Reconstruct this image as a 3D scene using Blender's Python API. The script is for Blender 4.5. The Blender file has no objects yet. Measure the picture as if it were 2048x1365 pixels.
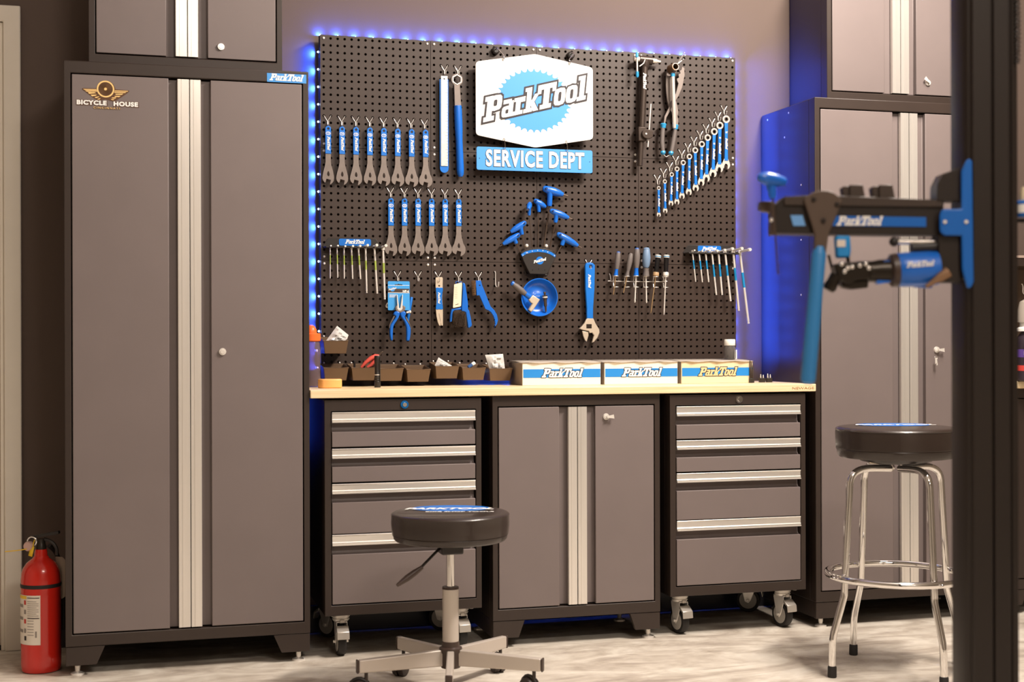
import bpy, bmesh, math, random
from mathutils import Vector, Matrix
R = math.radians
rnd = random.Random(7)
sc = bpy.context.scene
C = sc.collection
# ------------------------------------------------------------------ camera, world, light, exposure
CAMP = Vector((-.6671, -4.9575, 1.0619)); YAW, PITCH, ROLL, FPX = .2717, -.0004, -.003, 2752.8
_f = Vector((math.sin(YAW)*math.cos(PITCH), math.cos(YAW)*math.cos(PITCH), math.sin(PITCH)))
_r0 = Vector((math.cos(YAW), -math.sin(YAW), 0)); _u0 = _r0.cross(_f)
RIGHT = _r0*math.cos(ROLL)+_u0*math.sin(ROLL); UP = -_r0*math.sin(ROLL)+_u0*math.cos(ROLL); FWD = _f
cam = bpy.data.objects.new('camera', bpy.data.cameras.new('camera')); C.objects.link(cam); sc.camera = cam
cam.matrix_world = Matrix(((RIGHT.x, UP.x, -FWD.x, CAMP.x), (RIGHT.y, UP.y, -FWD.y, CAMP.y), (RIGHT.z, UP.z, -FWD.z, CAMP.z), (0, 0, 0, 1)))
cam.data.sensor_width = 36; cam.data.lens = FPX/2048*36; cam.data.clip_start = .05
cam.data.dof.use_dof = True; cam.data.dof.focus_distance = 4.85; cam.data.dof.aperture_fstop = 2.8
W = bpy.data.worlds.new('world'); sc.world = W; W.use_nodes = True
W.node_tree.nodes['Background'].inputs[0].default_value = (1.0, .80, .66, 1); W.node_tree.nodes['Background'].inputs[1].default_value = .06
def area(name, loc, look, sx, sy, power, colr):
    l = bpy.data.lights.new(name, 'AREA'); l.shape = 'RECTANGLE'; l.size = sx; l.size_y = sy; l.energy = power; l.color = colr
    o = bpy.data.objects.new(name, l); C.objects.link(o); o.location = loc
    o.rotation_euler = (Vector(look)-Vector(loc)).to_track_quat('-Z', 'Y').to_euler(); return o
WARM = (1.0, .885, .78)
area('lamp_and_fill_light', (2.05, -1.25, 3.3), (1.5, -.3, .9), .7, .16, 27, WARM)
area('lamp_and_fill_light', (1.9, -1.95, 3.3), (.1, -.4, .9), .9, .2, 118, WARM)
area('lamp_and_fill_light', (.5, -4.5, 3.3), (.3, -.4, .9), 1.0, .25, 31, WARM)
area('lamp_and_fill_light', (1.0, -6.8, 3.3), (1.0, -7.5, .9), 1.6, .4, 62, WARM)  # added rear fill, no known lamp; lights the room that the metal reflects
area('ceiling_bounce_fill', (1.2, -5.0, 2.8), (1.2, -5.0, 3.6), 2.0, .6, 18, WARM)  # added fill aimed at the ceiling for bounce and brighter reflections
sc.view_settings.view_transform = 'Standard'; sc.view_settings.look = 'None'; sc.view_settings.exposure = .25; sc.view_settings.gamma = 1.0
cy = sc.cycles; cy.max_bounces = 8; cy.diffuse_bounces = 3; cy.glossy_bounces = 4; cy.transmission_bounces = 6; cy.caustics_reflective = False; cy.caustics_refractive = False
# ------------------------------------------------------------------ helpers
def ray(u, v): return FWD+RIGHT*((u-1024)/FPX)-UP*((v-682.5)/FPX)
def at(u, v, y):                       # where the sight line of a pixel meets the upright plane y
    d = ray(u, v); return CAMP+d*((y-CAMP.y)/d.y)
def far(u, v, dep): return CAMP+ray(u, v)*dep
def lin(c): c = c/255; return c/12.92 if c <= .04045 else ((c+.055)/1.055)**2.4
MATS = {}
def M(name, rgb, rough=.5, metal=0., var=0., scale=30., bump=0., bscale=200., coat=0., emit=0., trans=0., ior=1.45, spec=.5, alpha=1., stretch=None):
    if name in MATS: return MATS[name]
    m = bpy.data.materials.new(name); m.use_nodes = True; MATS[name] = m
    N = m.node_tree.nodes; L = m.node_tree.links; b = N['Principled BSDF']
    c = tuple(lin(x) for x in rgb)+(1,)
    b.inputs['Base Color'].default_value = c; b.inputs['Roughness'].default_value = rough; b.inputs['Metallic'].default_value = metal
    b.inputs['Coat Weight'].default_value = coat; b.inputs['Specular IOR Level'].default_value = spec; b.inputs['IOR'].default_value = ior
    b.inputs['Transmission Weight'].default_value = trans; b.inputs['Alpha'].default_value = alpha
    if emit: b.inputs['Emission Color'].default_value = c; b.inputs['Emission Strength'].default_value = emit
    tc = N.new('ShaderNodeTexCoord'); mp = N.new('ShaderNodeMapping'); L.new(tc.outputs['Object'], mp.inputs[0])
    if stretch: mp.inputs['Scale'].default_value = stretch
    if var:
        n = N.new('ShaderNodeTexNoise'); n.inputs['Scale'].default_value = scale; n.inputs['Detail'].default_value = 4; L.new(mp.outputs[0], n.inputs[0])
        cr = N.new('ShaderNodeValToRGB'); L.new(n.outputs[0], cr.inputs[0])
        cr.color_ramp.elements[0].position = .3; cr.color_ramp.elements[1].position = .7
        cr.color_ramp.elements[0].color = tuple(x*(1-var) for x in c[:3])+(1,); cr.color_ramp.elements[1].color = tuple(min(1, x*(1+var)) for x in c[:3])+(1,)
        L.new(cr.outputs[0], b.inputs['Base Color'])
    if bump:
        n = N.new('ShaderNodeTexNoise'); n.inputs['Scale'].default_value = bscale; L.new(mp.outputs[0], n.inputs[0])
        bp = N.new('ShaderNodeBump'); bp.inputs['Strength'].default_value = bump; bp.inputs['Distance'].default_value = .001
        L.new(n.outputs[0], bp.inputs['Height']); L.new(bp.outputs[0], b.inputs['Normal'])
    return m
def thing(name, label, cat, base=(0, 0, 0), group=None):
    o = bpy.data.objects.new(name, None); o.empty_display_size = .02; C.objects.link(o); o.location = base
    return tag(o, label, cat, group)
def tag(o, label, cat, group=None):
    o['label'] = label; o['category'] = cat
    if group: o['group'] = group
    return o
def link(name, me, mat, parent=None, bevel=0, seg=2):
    o = bpy.data.objects.new(name, me); C.objects.link(o)
    if mat and not me.materials: me.materials.append(mat)
    if parent:
        o.parent = parent
        if parent.type == 'EMPTY': o.matrix_parent_inverse = Matrix.Translation(-Vector(parent.location))
    if bevel:
        m = o.modifiers.new('bevel', 'BEVEL'); m.width = bevel; m.segments = seg; m.limit_method = 'ANGLE'; m.angle_limit = R(40)
    return o
def dup(root, loc=None, label=None):
    r = root.copy(); C.objects.link(r)
    if loc is not None: r.location = loc
    if label: r['label'] = label
    for ch in list(root.children):
        c = ch.copy(); C.objects.link(c); c.parent = r
        for g in list(ch.children):
            d = g.copy(); C.objects.link(d); d.parent = c
    return r
def frame(d):
    d = Vector(d).normalized(); a = Vector((0, 0, 1)) if abs(d.z) < .9 else Vector((1, 0, 0))
    x = d.cross(a).normalized(); return x, d.cross(x).normalized()
class MB:
    def __init__(s): s.v = []; s.f = []
    def add(s, v, f):
        n = len(s.v); s.v += [Vector(p) for p in v]; s.f += [tuple(i+n for i in q) for q in f]; return s
    def box(s, x0, x1, y0, y1, z0, z1):
        return s.add([(x0, y0, z0), (x1, y0, z0), (x1, y1, z0), (x0, y1, z0), (x0, y0, z1), (x1, y0, z1), (x1, y1, z1), (x0, y1, z1)],
                     [(0, 3, 2, 1), (4, 5, 6, 7), (0, 1, 5, 4), (1, 2, 6, 5), (2, 3, 7, 6), (3, 0, 4, 7)])
    def bar(s, p0, p1, w, h, up=(0, 0, 1)):           # a box beam from p0 to p1
        p0 = Vector(p0); p1 = Vector(p1); d = (p1-p0).normalized(); x = d.cross(Vector(up)).normalized(); z = x.cross(d)
        c = [(-w/2, -h/2), (w/2, -h/2), (w/2, h/2), (-w/2, h/2)]
        return s.add([p+x*a+z*b for p in (p0, p1) for a, b in c], [(3, 2, 1, 0), (4, 5, 6, 7), (0, 1, 5, 4), (1, 2, 6, 5), (2, 3, 7, 6), (3, 0, 4, 7)])
    def prism(s, poly, y0, y1):                        # polygon in x,z pulled along y
        n = len(poly); v = [(x, y0, z) for x, z in poly]+[(x, y1, z) for x, z in poly]
        return s.add(v, [tuple(range(n)), tuple(range(2*n-1, n-1, -1))]+[(i, (i+1) % n, n+(i+1) % n, n+i) for i in range(n)])
    def slab(s, poly, z0, z1):                         # polygon in x,y pulled along z
        n = len(poly); v = [(x, y, z0) for x, y in poly]+[(x, y, z1) for x, y in poly]
        return s.add(v, [tuple(range(n-1, -1, -1)), tuple(range(n, 2*n))]+[(i, (i+1) % n, n+(i+1) % n, n+i) for i in range(n)])
    def cyl(s, p0, p1, r0, r1=None, n=16, caps=True): return s.rev(p0, p1, [(0, r0), (1, r0 if r1 is None else r1)], n, caps)
    def rev(s, p0, p1, prof, n=20, caps=True):         # turned body: prof = (fraction along p0-p1, radius)
        p0 = Vector(p0); p1 = Vector(p1); x, y = frame(p1-p0); v = []
        for t, r in prof:
            c = p0.lerp(p1, t); v += [c+x*(math.cos(2*math.pi*i/n)*r)+y*(math.sin(2*math.pi*i/n)*r) for i in range(n)]
        f = [(k*n+i, k*n+(i+1) % n, (k+1)*n+(i+1) % n, (k+1)*n+i) for k in range(len(prof)-1) for i in range(n)]
        if caps: f += [tuple(range(n-1, -1, -1)), tuple(range((len(prof)-1)*n, len(prof)*n))]
        return s.add(v, f)
    def ball(s, c, r, n=12, sx=1, sy=1, sz=1):
        v = []; k = n//2+1
        for j in range(1, k):
            a = math.pi*j/k; v += [(c[0]+r*sx*math.sin(a)*math.cos(2*math.pi*i/n), c[1]+r*sy*math.sin(a)*math.sin(2*math.pi*i/n), c[2]+r*sz*math.cos(a)) for i in range(n)]
        m = len(v); v += [(c[0], c[1], c[2]+r*sz), (c[0], c[1], c[2]-r*sz)]
        f = [(j*n+i, j*n+(i+1) % n, (j+1)*n+(i+1) % n, (j+1)*n+i) for j in range(k-2) for i in range(n)]
        f += [(m, (i+1) % n, i) for i in range(n)]+[(m+1, (k-2)*n+i, (k-2)*n+(i+1) % n) for i in range(n)]
        return s.add(v, f)
    def tube(s, pts, r, n=8, closed=False, sub=0):
        pts = [Vector(p) for p in pts]
        if sub: pts = spline(pts, sub, closed)
        N = len(pts); rr = r if isinstance(r, (list, tuple)) else [r]*N
        if len(rr) != N: rr = [rr[min(len(rr)-1, int(i*len(rr)/N))] for i in range(N)]
        v = []; px = None
        for i in range(N):
            d = (pts[(i+1) % N]-pts[i-1]) if closed else (pts[min(i+1, N-1)]-pts[max(i-1, 0)])
            d = d.normalized() if d.length > 1e-9 else Vector((0, 0, 1))
            x = frame(d)[0] if px is None else (px-d*px.dot(d))
            x = x.normalized() if x.length > 1e-6 else frame(d)[0]
            px = x; y = d.cross(x); v += [pts[i]+x*(math.cos(2*math.pi*k/n)*rr[i])+y*(math.sin(2*math.pi*k/n)*rr[i]) for k in range(n)]
        f = [(j*n+k, j*n+(k+1) % n, ((j+1) % N)*n+(k+1) % n, ((j+1) % N)*n+k) for j in range(N if closed else N-1) for k in range(n)]
        if not closed: f += [tuple(range(n-1, -1, -1)), tuple(range((N-1)*n, N*n))]
        return s.add(v, f)
    def xf(s, m, n0=0):
        for i in range(n0, len(s.v)): s.v[i] = m @ s.v[i]
        return s
    def build(s, name, mat, parent=None, bevel=0, seg=2, ang=38):
        me = bpy.data.meshes.new(name); me.from_pydata([tuple(p) for p in s.v], [], s.f)
        b = bmesh.new(); b.from_mesh(me); bmesh.ops.recalc_face_normals(b, faces=b.faces); b.to_mesh(me); b.free()
        me.polygons.foreach_set('use_smooth', [True]*len(me.polygons)); me.set_sharp_from_angle(angle=R(ang)); me.update()
        return link(name, me, mat, parent, bevel, seg)
def spline(p, k, closed=False):
    n = len(p); out = []
    for i in range(n if closed else n-1):
        a, b, c, d = (p[(i-1) % n], p[i], p[(i+1) % n], p[(i+2) % n]) if closed else (p[max(i-1, 0)], p[i], p[i+1], p[min(i+2, n-1)])
        for j in range(k):
            t = j/k; out.append(.5*((2*b)+(c-a)*t+(2*a-5*b+4*c-d)*t*t+(3*b-a-3*c+d)*t**3))
    if not closed: out.append(p[-1])
    return out
def arc(cx, cz, r, a0, a1, n, rz=None): return [(cx+r*math.cos(R(a0+(a1-a0)*i/n)), cz+(rz or r)*math.sin(R(a0+(a1-a0)*i/n))) for i in range(n+1)]
def rrect(x0, x1, z0, z1, r, n=4): return arc(x1-r, z1-r, r, 0, 90, n)+arc(x0+r, z1-r, r, 90, 180, n)+arc(x0+r, z0+r, r, 180, 270, n)+arc(x1-r, z0+r, r, 270, 360, n)
def smooth2(p, k=4): return [(q.x, q.z) for q in spline([Vector((x, 0, z)) for x, z in p], k, True)]
PLC = {}
def plate(loops, y, th, bev=0.):                       # plate with holes in the x,z plane; front face at y, thickness th backwards
    cu = bpy.data.curves.new('tmp', 'CURVE'); cu.dimensions = '2D'; cu.fill_mode = 'BOTH'; cu.extrude = max(th/2-bev, .00005); cu.bevel_depth = bev; cu.bevel_resolution = 1; cu.offset = -bev
    for lp in loops:
        sp = cu.splines.new('POLY'); sp.points.add(len(lp)-1); sp.use_cyclic_u = True
        for q, (x, z) in zip(sp.points, lp): q.co = (x, z, 0, 1)
    o = bpy.data.objects.new('tmp', cu); C.objects.link(o); bpy.context.view_layer.update()
    me = bpy.data.meshes.new_from_object(o.evaluated_get(bpy.context.evaluated_depsgraph_get())); bpy.data.objects.remove(o); bpy.data.curves.remove(cu)
    me.transform(Matrix(((1, 0, 0, 0), (0, 0, -1, y+th/2), (0, 1, 0, 0), (0, 0, 0, 1)))); me.materials.clear()
    if bev: me.polygons.foreach_set('use_smooth', [True]*len(me.polygons)); me.set_sharp_from_angle(angle=R(50))
    return me
def text(s, size, x, z, y, bold=0., shear=0., sx=1., rot=0., align='CENTER', depth=.0004, space=1.):
    cu = bpy.data.curves.new('tmp', 'FONT'); cu.body = s; cu.size = size; cu.offset = bold*size; cu.shear = shear; cu.align_x = align; cu.align_y = 'CENTER'; cu.extrude = depth/2; cu.space_character = space; cu.resolution_u = 3
    o = bpy.data.objects.new('tmp', cu); C.objects.link(o); bpy.context.view_layer.update()
    me = bpy.data.meshes.new_from_object(o.evaluated_get(bpy.context.evaluated_depsgraph_get())); bpy.data.objects.remove(o); bpy.data.curves.remove(cu)
    c, s_ = math.cos(rot), math.sin(rot)
    me.transform(Matrix(((c*sx, -s_, 0, x), (0, 0, -1, y), (s_*sx, c, 0, z), (0, 0, 0, 1)))); me.materials.clear(); return me
def put(name, me, mat, parent=None): return link(name, me, mat, parent)
# word mark: slab italic letters out of convex strokes (unit letter height 1)
def _ring(x0, x1, z0, z1, t, n=12):
    o = [(((x0+x1)/2+(x1-x0)/2*_sq(math.cos(a))), ((z0+z1)/2+(z1-z0)/2*_sq(math.sin(a)))) for a in [2*math.pi*i/n for i in range(n)]]
    i_ = [(((x0+x1)/2+((x1-x0)/2-t)*_sq(math.cos(a))), ((z0+z1)/2+((z1-z0)/2-t*.8)*_sq(math.sin(a)))) for a in [2*math.pi*i/n for i in range(n)]]
    return [[o[k], o[(k+1) % n], i_[(k+1) % n], i_[k]] for k in range(n)]
def _sq(c): return math.copysign(abs(c)**.55, c)
def _q(x0, x1, z0, z1): return [(x0, z0), (x1, z0), (x1, z1), (x0, z1)]
MARK = {
 'P': (.74, [_q(.05, .27, 0, 1), _q(-.06, .40, 0, .16), _q(-.06, .2, .84, 1)]+_ring(.12, .72, .38, 1, .2)),
 'a': (.56, [_q(.32, .50, 0, .62), _q(.05, .4, .56, .7), _q(.42, .62, 0, .12)]+_ring(.0, .48, 0, .44, .15)),
 'r': (.46, [_q(.06, .25, 0, .68), _q(-.04, .38, 0, .13), _q(-.03, .2, .56, .68), _q(.2, .46, .5, .68)]),
 'k': (.60, [_q(.06, .25, 0, 1), _q(-.04, .34, 0, .13), _q(-.03, .2, .88, 1), [(.22, .28), (.42, .68), (.62, .68), (.36, .28)], [(.2, .42), (.4, .0), (.64, .0), (.36, .48)]]),
 'T': (.72, [_q(.24, .48, 0, 1), _q(.1, .6, 0, .15), _q(-.06, .78, .82, 1), _q(-.06, .08, .66, .9), _q(.64, .78, .66, .9)]),
 'o': (.54, _ring(.0, .52, 0, .7, .17)),
 'l': (.32, [_q(.08, .28, 0, 1), _q(-.02, .38, 0, .14), _q(-.02, .2, .87, 1)])}
def mark(parent, cx, cz, y, width, white, dark, rot=0., ol=.05, vertical=False, name='lettering', swell=True):
    adv = []; x = 0
    for ch in 'ParkTool': adv.append(x); x += MARK[ch][0]+.03
    wd = x-.03; s = width/(wd+.38); sh = .38; res = []
    for lay, grow, yy in (('o', ol+.03, y), ('w', .016, y-.0005)):
        if lay == 'o' and not dark: continue
        m = MB()
        for ch, ax in zip('ParkTool', adv):
            for q in MARK[ch][1]:
                p = q
                if grow:
                    mx = sum(a for a, b in q)/len(q); mz = sum(b for a, b in q)/len(q)
                    xs = max(abs(a-mx) for a, b in q) or 1; zs = max(abs(b-mz) for a, b in q) or 1
                    p = [(mx+(a-mx)*(1+grow/xs), mz+(b-mz)*(1+grow/zs)) for a, b in q]
                pts = []
                for a, b in p:
                    X = (a+ax-wd/2+sh*(b-.4))*s; Z = (b-.45)*s
                    if vertical: X, Z = Z, -X
                    pts.append((cx+X*math.cos(rot)-Z*math.sin(rot), cz+X*math.sin(rot)+Z*math.cos(rot)))
                m.add([(a, yy-len(m.f)%29*1.5e-5, b) for a, b in pts], [tuple(range(len(pts)))])
        me = bpy.data.meshes.new(name); me.from_pydata([tuple(p) for p in m.v], [], m.f)
        o = link('lettering_outline' if lay == 'o' else name, me, dark if lay == 'o' else white, parent); res.append(o)
        parent_ = parent
    return res
# ------------------------------------------------------------------ materials
GREY = M('grey_powder_coat', (119, 108, 106), .46, var=.03, scale=6, bump=.06, bscale=900)
BLACK = M('black_powder_coat', (53, 43, 38), .42, var=.05, scale=8, bump=.08, bscale=900)
PEG = M('black_peg_steel', (57, 45, 39), .45, var=.06, scale=5, bump=.05, bscale=700)
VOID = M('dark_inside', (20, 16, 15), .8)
ALU = M('brushed_aluminium', (236, 232, 226), .28, .68, var=.05, scale=40, stretch=(1, 1, .05))
ALUH = M('brushed_aluminium_bar', (236, 232, 226), .28, .68, var=.05, scale=40, stretch=(.05, 1, 1))
CHROME = M('chrome', (232, 230, 228), .07, 1.)
STEEL = M('satin_steel', (242, 237, 230), .28, .4, var=.04)
WIRE = M('zinc_wire', (232, 228, 222), .3, .5)
TOOL = M('parkerised_steel', (126, 116, 110), .5, .35, var=.06, scale=60)
BLUE = M('blue_vinyl', (20, 112, 205), .38, var=.03)
BLUEP = M('blue_plastic', (24, 104, 205), .3, coat=.2)
SIGNB = M('blue_print', (72, 152, 226), .45)
WHITE = M('white_print', (246, 244, 240), .5)
WHITEP = M('white_enamel', (244, 242, 236), .3)
INK = M('dark_ink', (38, 30, 34), .5)
RUB = M('black_rubber', (34, 31, 30), .6, bump=.1)
BPL = M('black_plastic', (44, 40, 38), .4)
GRIP = M('grey_grip', (104, 97, 94), .55)
def struct(o): o['kind'] = 'structure'; return o
# ------------------------------------------------------------------ the setting
def floor_mat():
    m = bpy.data.materials.new('sealed_concrete'); m.use_nodes = True; N = m.node_tree.nodes; L = m.node_tree.links; b = N['Principled BSDF']
    tc = N.new('ShaderNodeTexCoord'); mp = N.new('ShaderNodeMapping'); L.new(tc.outputs['Object'], mp.inputs[0]); mp.inputs['Scale'].default_value = (1.1, 2.6, 1); mp.inputs['Rotation'].default_value = (0, 0, .25)
    n1 = N.new('ShaderNodeTexNoise'); n1.inputs['Scale'].default_value = 2.2; n1.inputs['Detail'].default_value = 7; n1.inputs['Roughness'].default_value = .62; n1.inputs['Distortion'].default_value = 1.6; L.new(mp.outputs[0], n1.inputs[0])
    cr = N.new('ShaderNodeValToRGB'); L.new(n1.outputs[0], cr.inputs[0]); e = cr.color_ramp.elements
    e[0].position = .34; e[0].color = (lin(176), lin(164), lin(152), 1); e[1].position = .6; e[1].color = (lin(232), lin(225), lin(212), 1)
    k = e.new(.47); k.color = (lin(208), lin(198), lin(184), 1)
    n2 = N.new('ShaderNodeTexNoise'); n2.inputs['Scale'].default_value = 14; n2.inputs['Detail'].default_value = 6; L.new(tc.outputs['Object'], n2.inputs[0])
    c2 = N.new('ShaderNodeValToRGB'); L.new(n2.outputs[0], c2.inputs[0]); c2.color_ramp.elements[0].position = .3; c2.color_ramp.elements[0].color = (.78, .76, .74, 1); c2.color_ramp.elements[1].position = .6; c2.color_ramp.elements[1].color = (1, 1, 1, 1)
    mx = N.new('ShaderNodeMixRGB'); mx.blend_type = 'MULTIPLY'; mx.inputs[0].default_value = .8; L.new(cr.outputs[0], mx.inputs[1]); L.new(c2.outputs[0], mx.inputs[2]); L.new(mx.outputs[0], b.inputs['Base Color'])
    b.inputs['Roughness'].default_value = .42; return m
WALL = M('taupe_wall_paint', (97, 82, 74), .75, var=.03, scale=3, bump=.12, bscale=350)
TRIM = M('cream_trim_paint', (242, 234, 220), .45, var=.02, scale=10)
struct(MB().box(-4, 6, -9, 1.2, -.1, 0).build('floor', floor_mat()))
YW = .068
struct(MB().box(-1.075, 6, YW, YW+.12, 0, 3.6).box(-4, -2.05, YW, YW+.12, 0, 3.6).box(-2.05, -1.075, YW, YW+.12, 2.165, 3.6).build('wall_back', WALL))
LW = M('light_shop_wall', (205, 196, 184), .8, var=.02)
struct(MB().box(-4.1, 6.1, -9.1, -9, 0, 3.6).build('wall_front', LW))
struct(MB().box(-4.1, -4, -9, 1.2, 0, 3.6).build('wall_left', LW))
struct(MB().box(6, 6.1, -9, 1.2, 0, 3.6).build('wall_right', LW))
struct(MB().box(-4.1, 6.1, -9.1, 1.2, 3.6, 3.7).build('ceiling', M('white_ceiling', (235, 230, 222), .9)))
BASEB = M('glossy_dark_baseboard', (40, 38, 44), .3)
struct(MB().box(-.98, 6, YW-.012, YW-.0005, 0, .1).build('baseboard_back', BASEB, bevel=.003))
m = MB()
xa, xb, zt = -1.022, -1.078, 2.218
m.prism([(xa, 0), (xa, zt), (-2.1, zt), (-2.1, zt-.056), (xb, zt-.056), (xb, 0)], YW-.016, YW+.0005)
struct(m.build('trim_1', TRIM, bevel=.004))
struct(MB().box(-1.092, -1.0782, YW+.001, YW+.12, 0, 2.162).box(-2.05, -1.0922, YW+.001, YW+.12, 2.15, 2.163).build('trim_2', TRIM, bevel=.002))
d = struct(MB().box(-2.04, -1.094, YW+.035, YW+.075, .012, 2.146).build('door_1', M('painted_door', (226, 212, 194), .5, var=.02), bevel=.003))
MB().box(-2.0, -1.2, YW+.025, YW+.036, 1.15, 2.0).build('door_panel', MATS['painted_door'], d, bevel=.006)
MB().box(-2.0, -1.2, YW+.025, YW+.036, .2, 1.0).build('door_panel', MATS['painted_door'], d, bevel=.006)
struct(MB().box(-2.04, -1.094, YW+.01, YW+.1, 0, .011).build('trim_3', RUB))  # dark strip stands in for the shaded gap under the door
# ------------------------------------------------------------------ cabinets
YF = -.385
def lock(parent, x, z, y, key=None, tilt=0):
    o = MB().cyl((x, y+.002, z), (x, y-.006, z), .0125, .011, 20).cyl((x, y-.006, z), (x, y-.008, z), .0075, .007, 16).build('lock', STEEL, parent)
    if key:
        m = MB().bar((x, y-.008, z), (x, y-.016, z), .002, .006)
        c, s = math.cos(tilt), math.sin(tilt); m.prism([(x-.003*s, z+.003*c), (x+.024*c-.008*s, z+.024*s+.008*c), (x+.026*c+.006*s, z+.026*s-.006*c), (x+.003*s, z-.003*c)], y-.015, y-.0125)
        m.build('key', STEEL, o)
    return o
def leveler(parent, x, y, z):
    o = MB().cyl((x, y, 0), (x, y, .006), .022, .021, 20).rev((x, y, .006), (x, y, z+.002), [(0, .018), (.15, .007), (.4, .0085), (.7, .0085), (.72, .005), (1, .005)], 12).build('leveling_foot', STEEL, parent); return o
def alu_v(name, x0, x1, y, z0, z1, parent):
    w = x1-x0; p = [(x0, y+.016), (x0, y+.0015), (x0+.0015, y), (x0+w*.26, y), (x0+w*.28, y+.0012), (x0+w*.33, y+.0012), (x0+w*.35, y), (x1-.0015, y), (x1, y+.0015), (x1, y+.016)]
    return MB().slab(p, z0, z1).build(name, ALU, parent, ang=20)
def cupboard(name, label, x0, x1, yf, yb, zb, zt, xs, zd0, zd1, feet=None, lk=None, zrail=None):
    t = thing(name, label, 'cabinet', ((x0+x1)/2, (yf+yb)/2, 0 if feet else zb))
    a = xs[0]-.004; b = xs[-1]+.004; rl = zd0-.004; rt = zd1+.004
    MB().box(x0, x1, yf+.045, yb, zb, zt).build('carcass', BLACK, t, bevel=.003)
    if yb > .05: MB().box(x0+.004, x1-.004, yb+.0002, YW-.0005, max(zb, .104), zt-.004).build('back_light_block', BLACK, t)  # added filler behind the cabinet, stops LED light leaking along the wall
    m = MB(); n = 4
    o_ = [(x0, zb), (x1, zb), (x1, zt), (x0, zt)]; i_ = [(a, rl), (b, rl), (b, rt), (a, rt)]
    v = [(x, y, z) for y in (yf, yf+.046) for x, z in o_+i_]
    m.add(v, [f for k in range(4) for f in ((k, (k+1) % 4, 4+(k+1) % 4, 4+k), (8+k, 12+k, 12+(k+1) % 4, 8+(k+1) % 4), (k, 8+k, 8+(k+1) % 4, (k+1) % 4), (4+k, 4+(k+1) % 4, 12+(k+1) % 4, 12+k))])
    m.build('front_frame', BLACK, t, bevel=.0022)
    pl0, pl1, al0, am, al1, pr0, pr1 = xs
    for side in (0, 1):
        if side == 0: p = [(pl0, yf), (pl1, yf), (pl1, yf+.02), (am-.001, yf+.02), (am-.001, yf+.026), (pl0, yf+.026)]
        else: p = [(am+.001, yf+.02), (pr0, yf+.02), (pr0, yf), (pr1, yf), (pr1, yf+.026), (am+.001, yf+.026)]
        dr = MB().slab(p, zd0, zd1).build('door', GREY, t, bevel=.0018)
        alu_v('handle', al0 if side == 0 else am+.0012, am-.0012 if side == 0 else al1, yf-.002, zd0+.001, zd1-.001, dr)
        if side == 1 and lk: lock(dr, lk[0], lk[1], yf, *lk[2:])
    if feet:
        for (xo, xi, xt) in ((x0, x0+feet[0], x0+feet[1]), (x1, x1-feet[0], x1-feet[1])):
            s = 1 if xi > xo else -1
            for y0, y1 in ((yf+.002, yf+.02), (yb-.02, yb-.002)):
                f = MB().prism([(xo+s*.001, .034), (xi, .034), (xt, zb-.001), (xo+s*.001, zb-.001)], y0, y1).build('foot', BLACK, t, bevel=.0015)
                leveler(f, xo+s*.035, y0+.03 if y0 < -.1 else y0-.03, .036)
            MB().box(*sorted((xo+s*.001, xo+s*.012)), yf+.0205, yb-.0205, .036, zb-.001).build('side_skirt', BLACK, t)
            MB().box(*sorted((xo+s*.013, xo+s*.06)), yf+.0205, yf+.06, .036, .040).build('foot_plate', BLACK, t)
            MB().box(*sorted((xo+s*.013, xo+s*.06)), yb-.06, yb-.0205, .036, .040).build('foot_plate', BLACK, t)
    return t
YB = .055
lx = (-.838, -.541, -.513, -.4745, -.439, -.408, -.113)
locker1 = cupboard('steel_locker', 'tall grey two-door steel locker beside the fire extinguisher, winged wheel emblem on its door', -.862, -.090, YF, YB, .094, 1.954, lx, .136, 1.911, (.094, .12), (at(445, 704, YF).x, at(445, 704, YF).z))
rx = tuple(2.6275+x for x in lx)
rx = (1.788, 2.085, 2.1185, 2.1545, 2.1905, 2.2235, 2.521)
locker2 = cupboard('steel_locker', 'tall grey two-door steel locker behind the chrome bar stool, keys hanging in its lock', 1.764, 2.546, YF, YB, .094, 1.954, rx, .136, 1.911, (.094, .12), (at(1873, 700, YF).x, at(1873, 700, YF).z, 1, -.1))
base = cupboard('base_cabinet', 'low grey two-door steel cabinet under the bench between the drawer chests', .5375, 1.1535, -.38, .0, .094, .8705, (.560, .778, .811, .8445, .8795, .911, 1.130), .137, .830, (.093, .114), (at(1212, 834, -.38).x, at(1212, 834, -.38).z, 1, 0.))
cupboard('wall_cabinet', 'small grey two-door cabinet standing on the locker with the winged wheel emblem', -.79, -.162, -.25, YB, 1.9545, 2.515, (-.766, -.544, -.514, -.475, -.440, -.409, -.184), 2.010, 2.475, None, (at(442, 94, -.25).x, at(442, 94, -.25).z))
cupboard('wall_cabinet', 'small grey two-door cabinet standing on the locker with keys', 1.891, 2.519, -.244, YB, 1.9545, 2.515, (1.914, 2.136, 2.170, 2.206, 2.243, 2.274, 2.495), 2.010, 2.475, None, (at(1855, 166, -.244).x, at(1855, 166, -.244).z, 1, 2.4))
# keys hanging in the right locker lock
k0 = at(1872, 716, YF-.02); kr = thing('key_bunch', 'small bunch of keys hanging from the lock of the right locker', 'keys', k0)
MB().tube([(k0.x+.006*math.cos(a), k0.y, k0.z+.006*math.sin(a)) for a in [i*math.pi/6 for i in range(12)]], .0008, 6, True).build('key_ring', CHROME, kr)
for dx, dz, a in ((.004, -.018, .12), (-.002, -.02, -.1), (.006, -.026, .2)):
    MB().prism([(k0.x-.004, k0.z), (k0.x+.004, k0.z), (k0.x+.002+dx, k0.z+dz), (k0.x-.002+dx, k0.z+dz-.004)], k0.y-.001+dx*.3, k0.y+.001+dx*.3).build('key', STEEL, kr)
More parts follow.
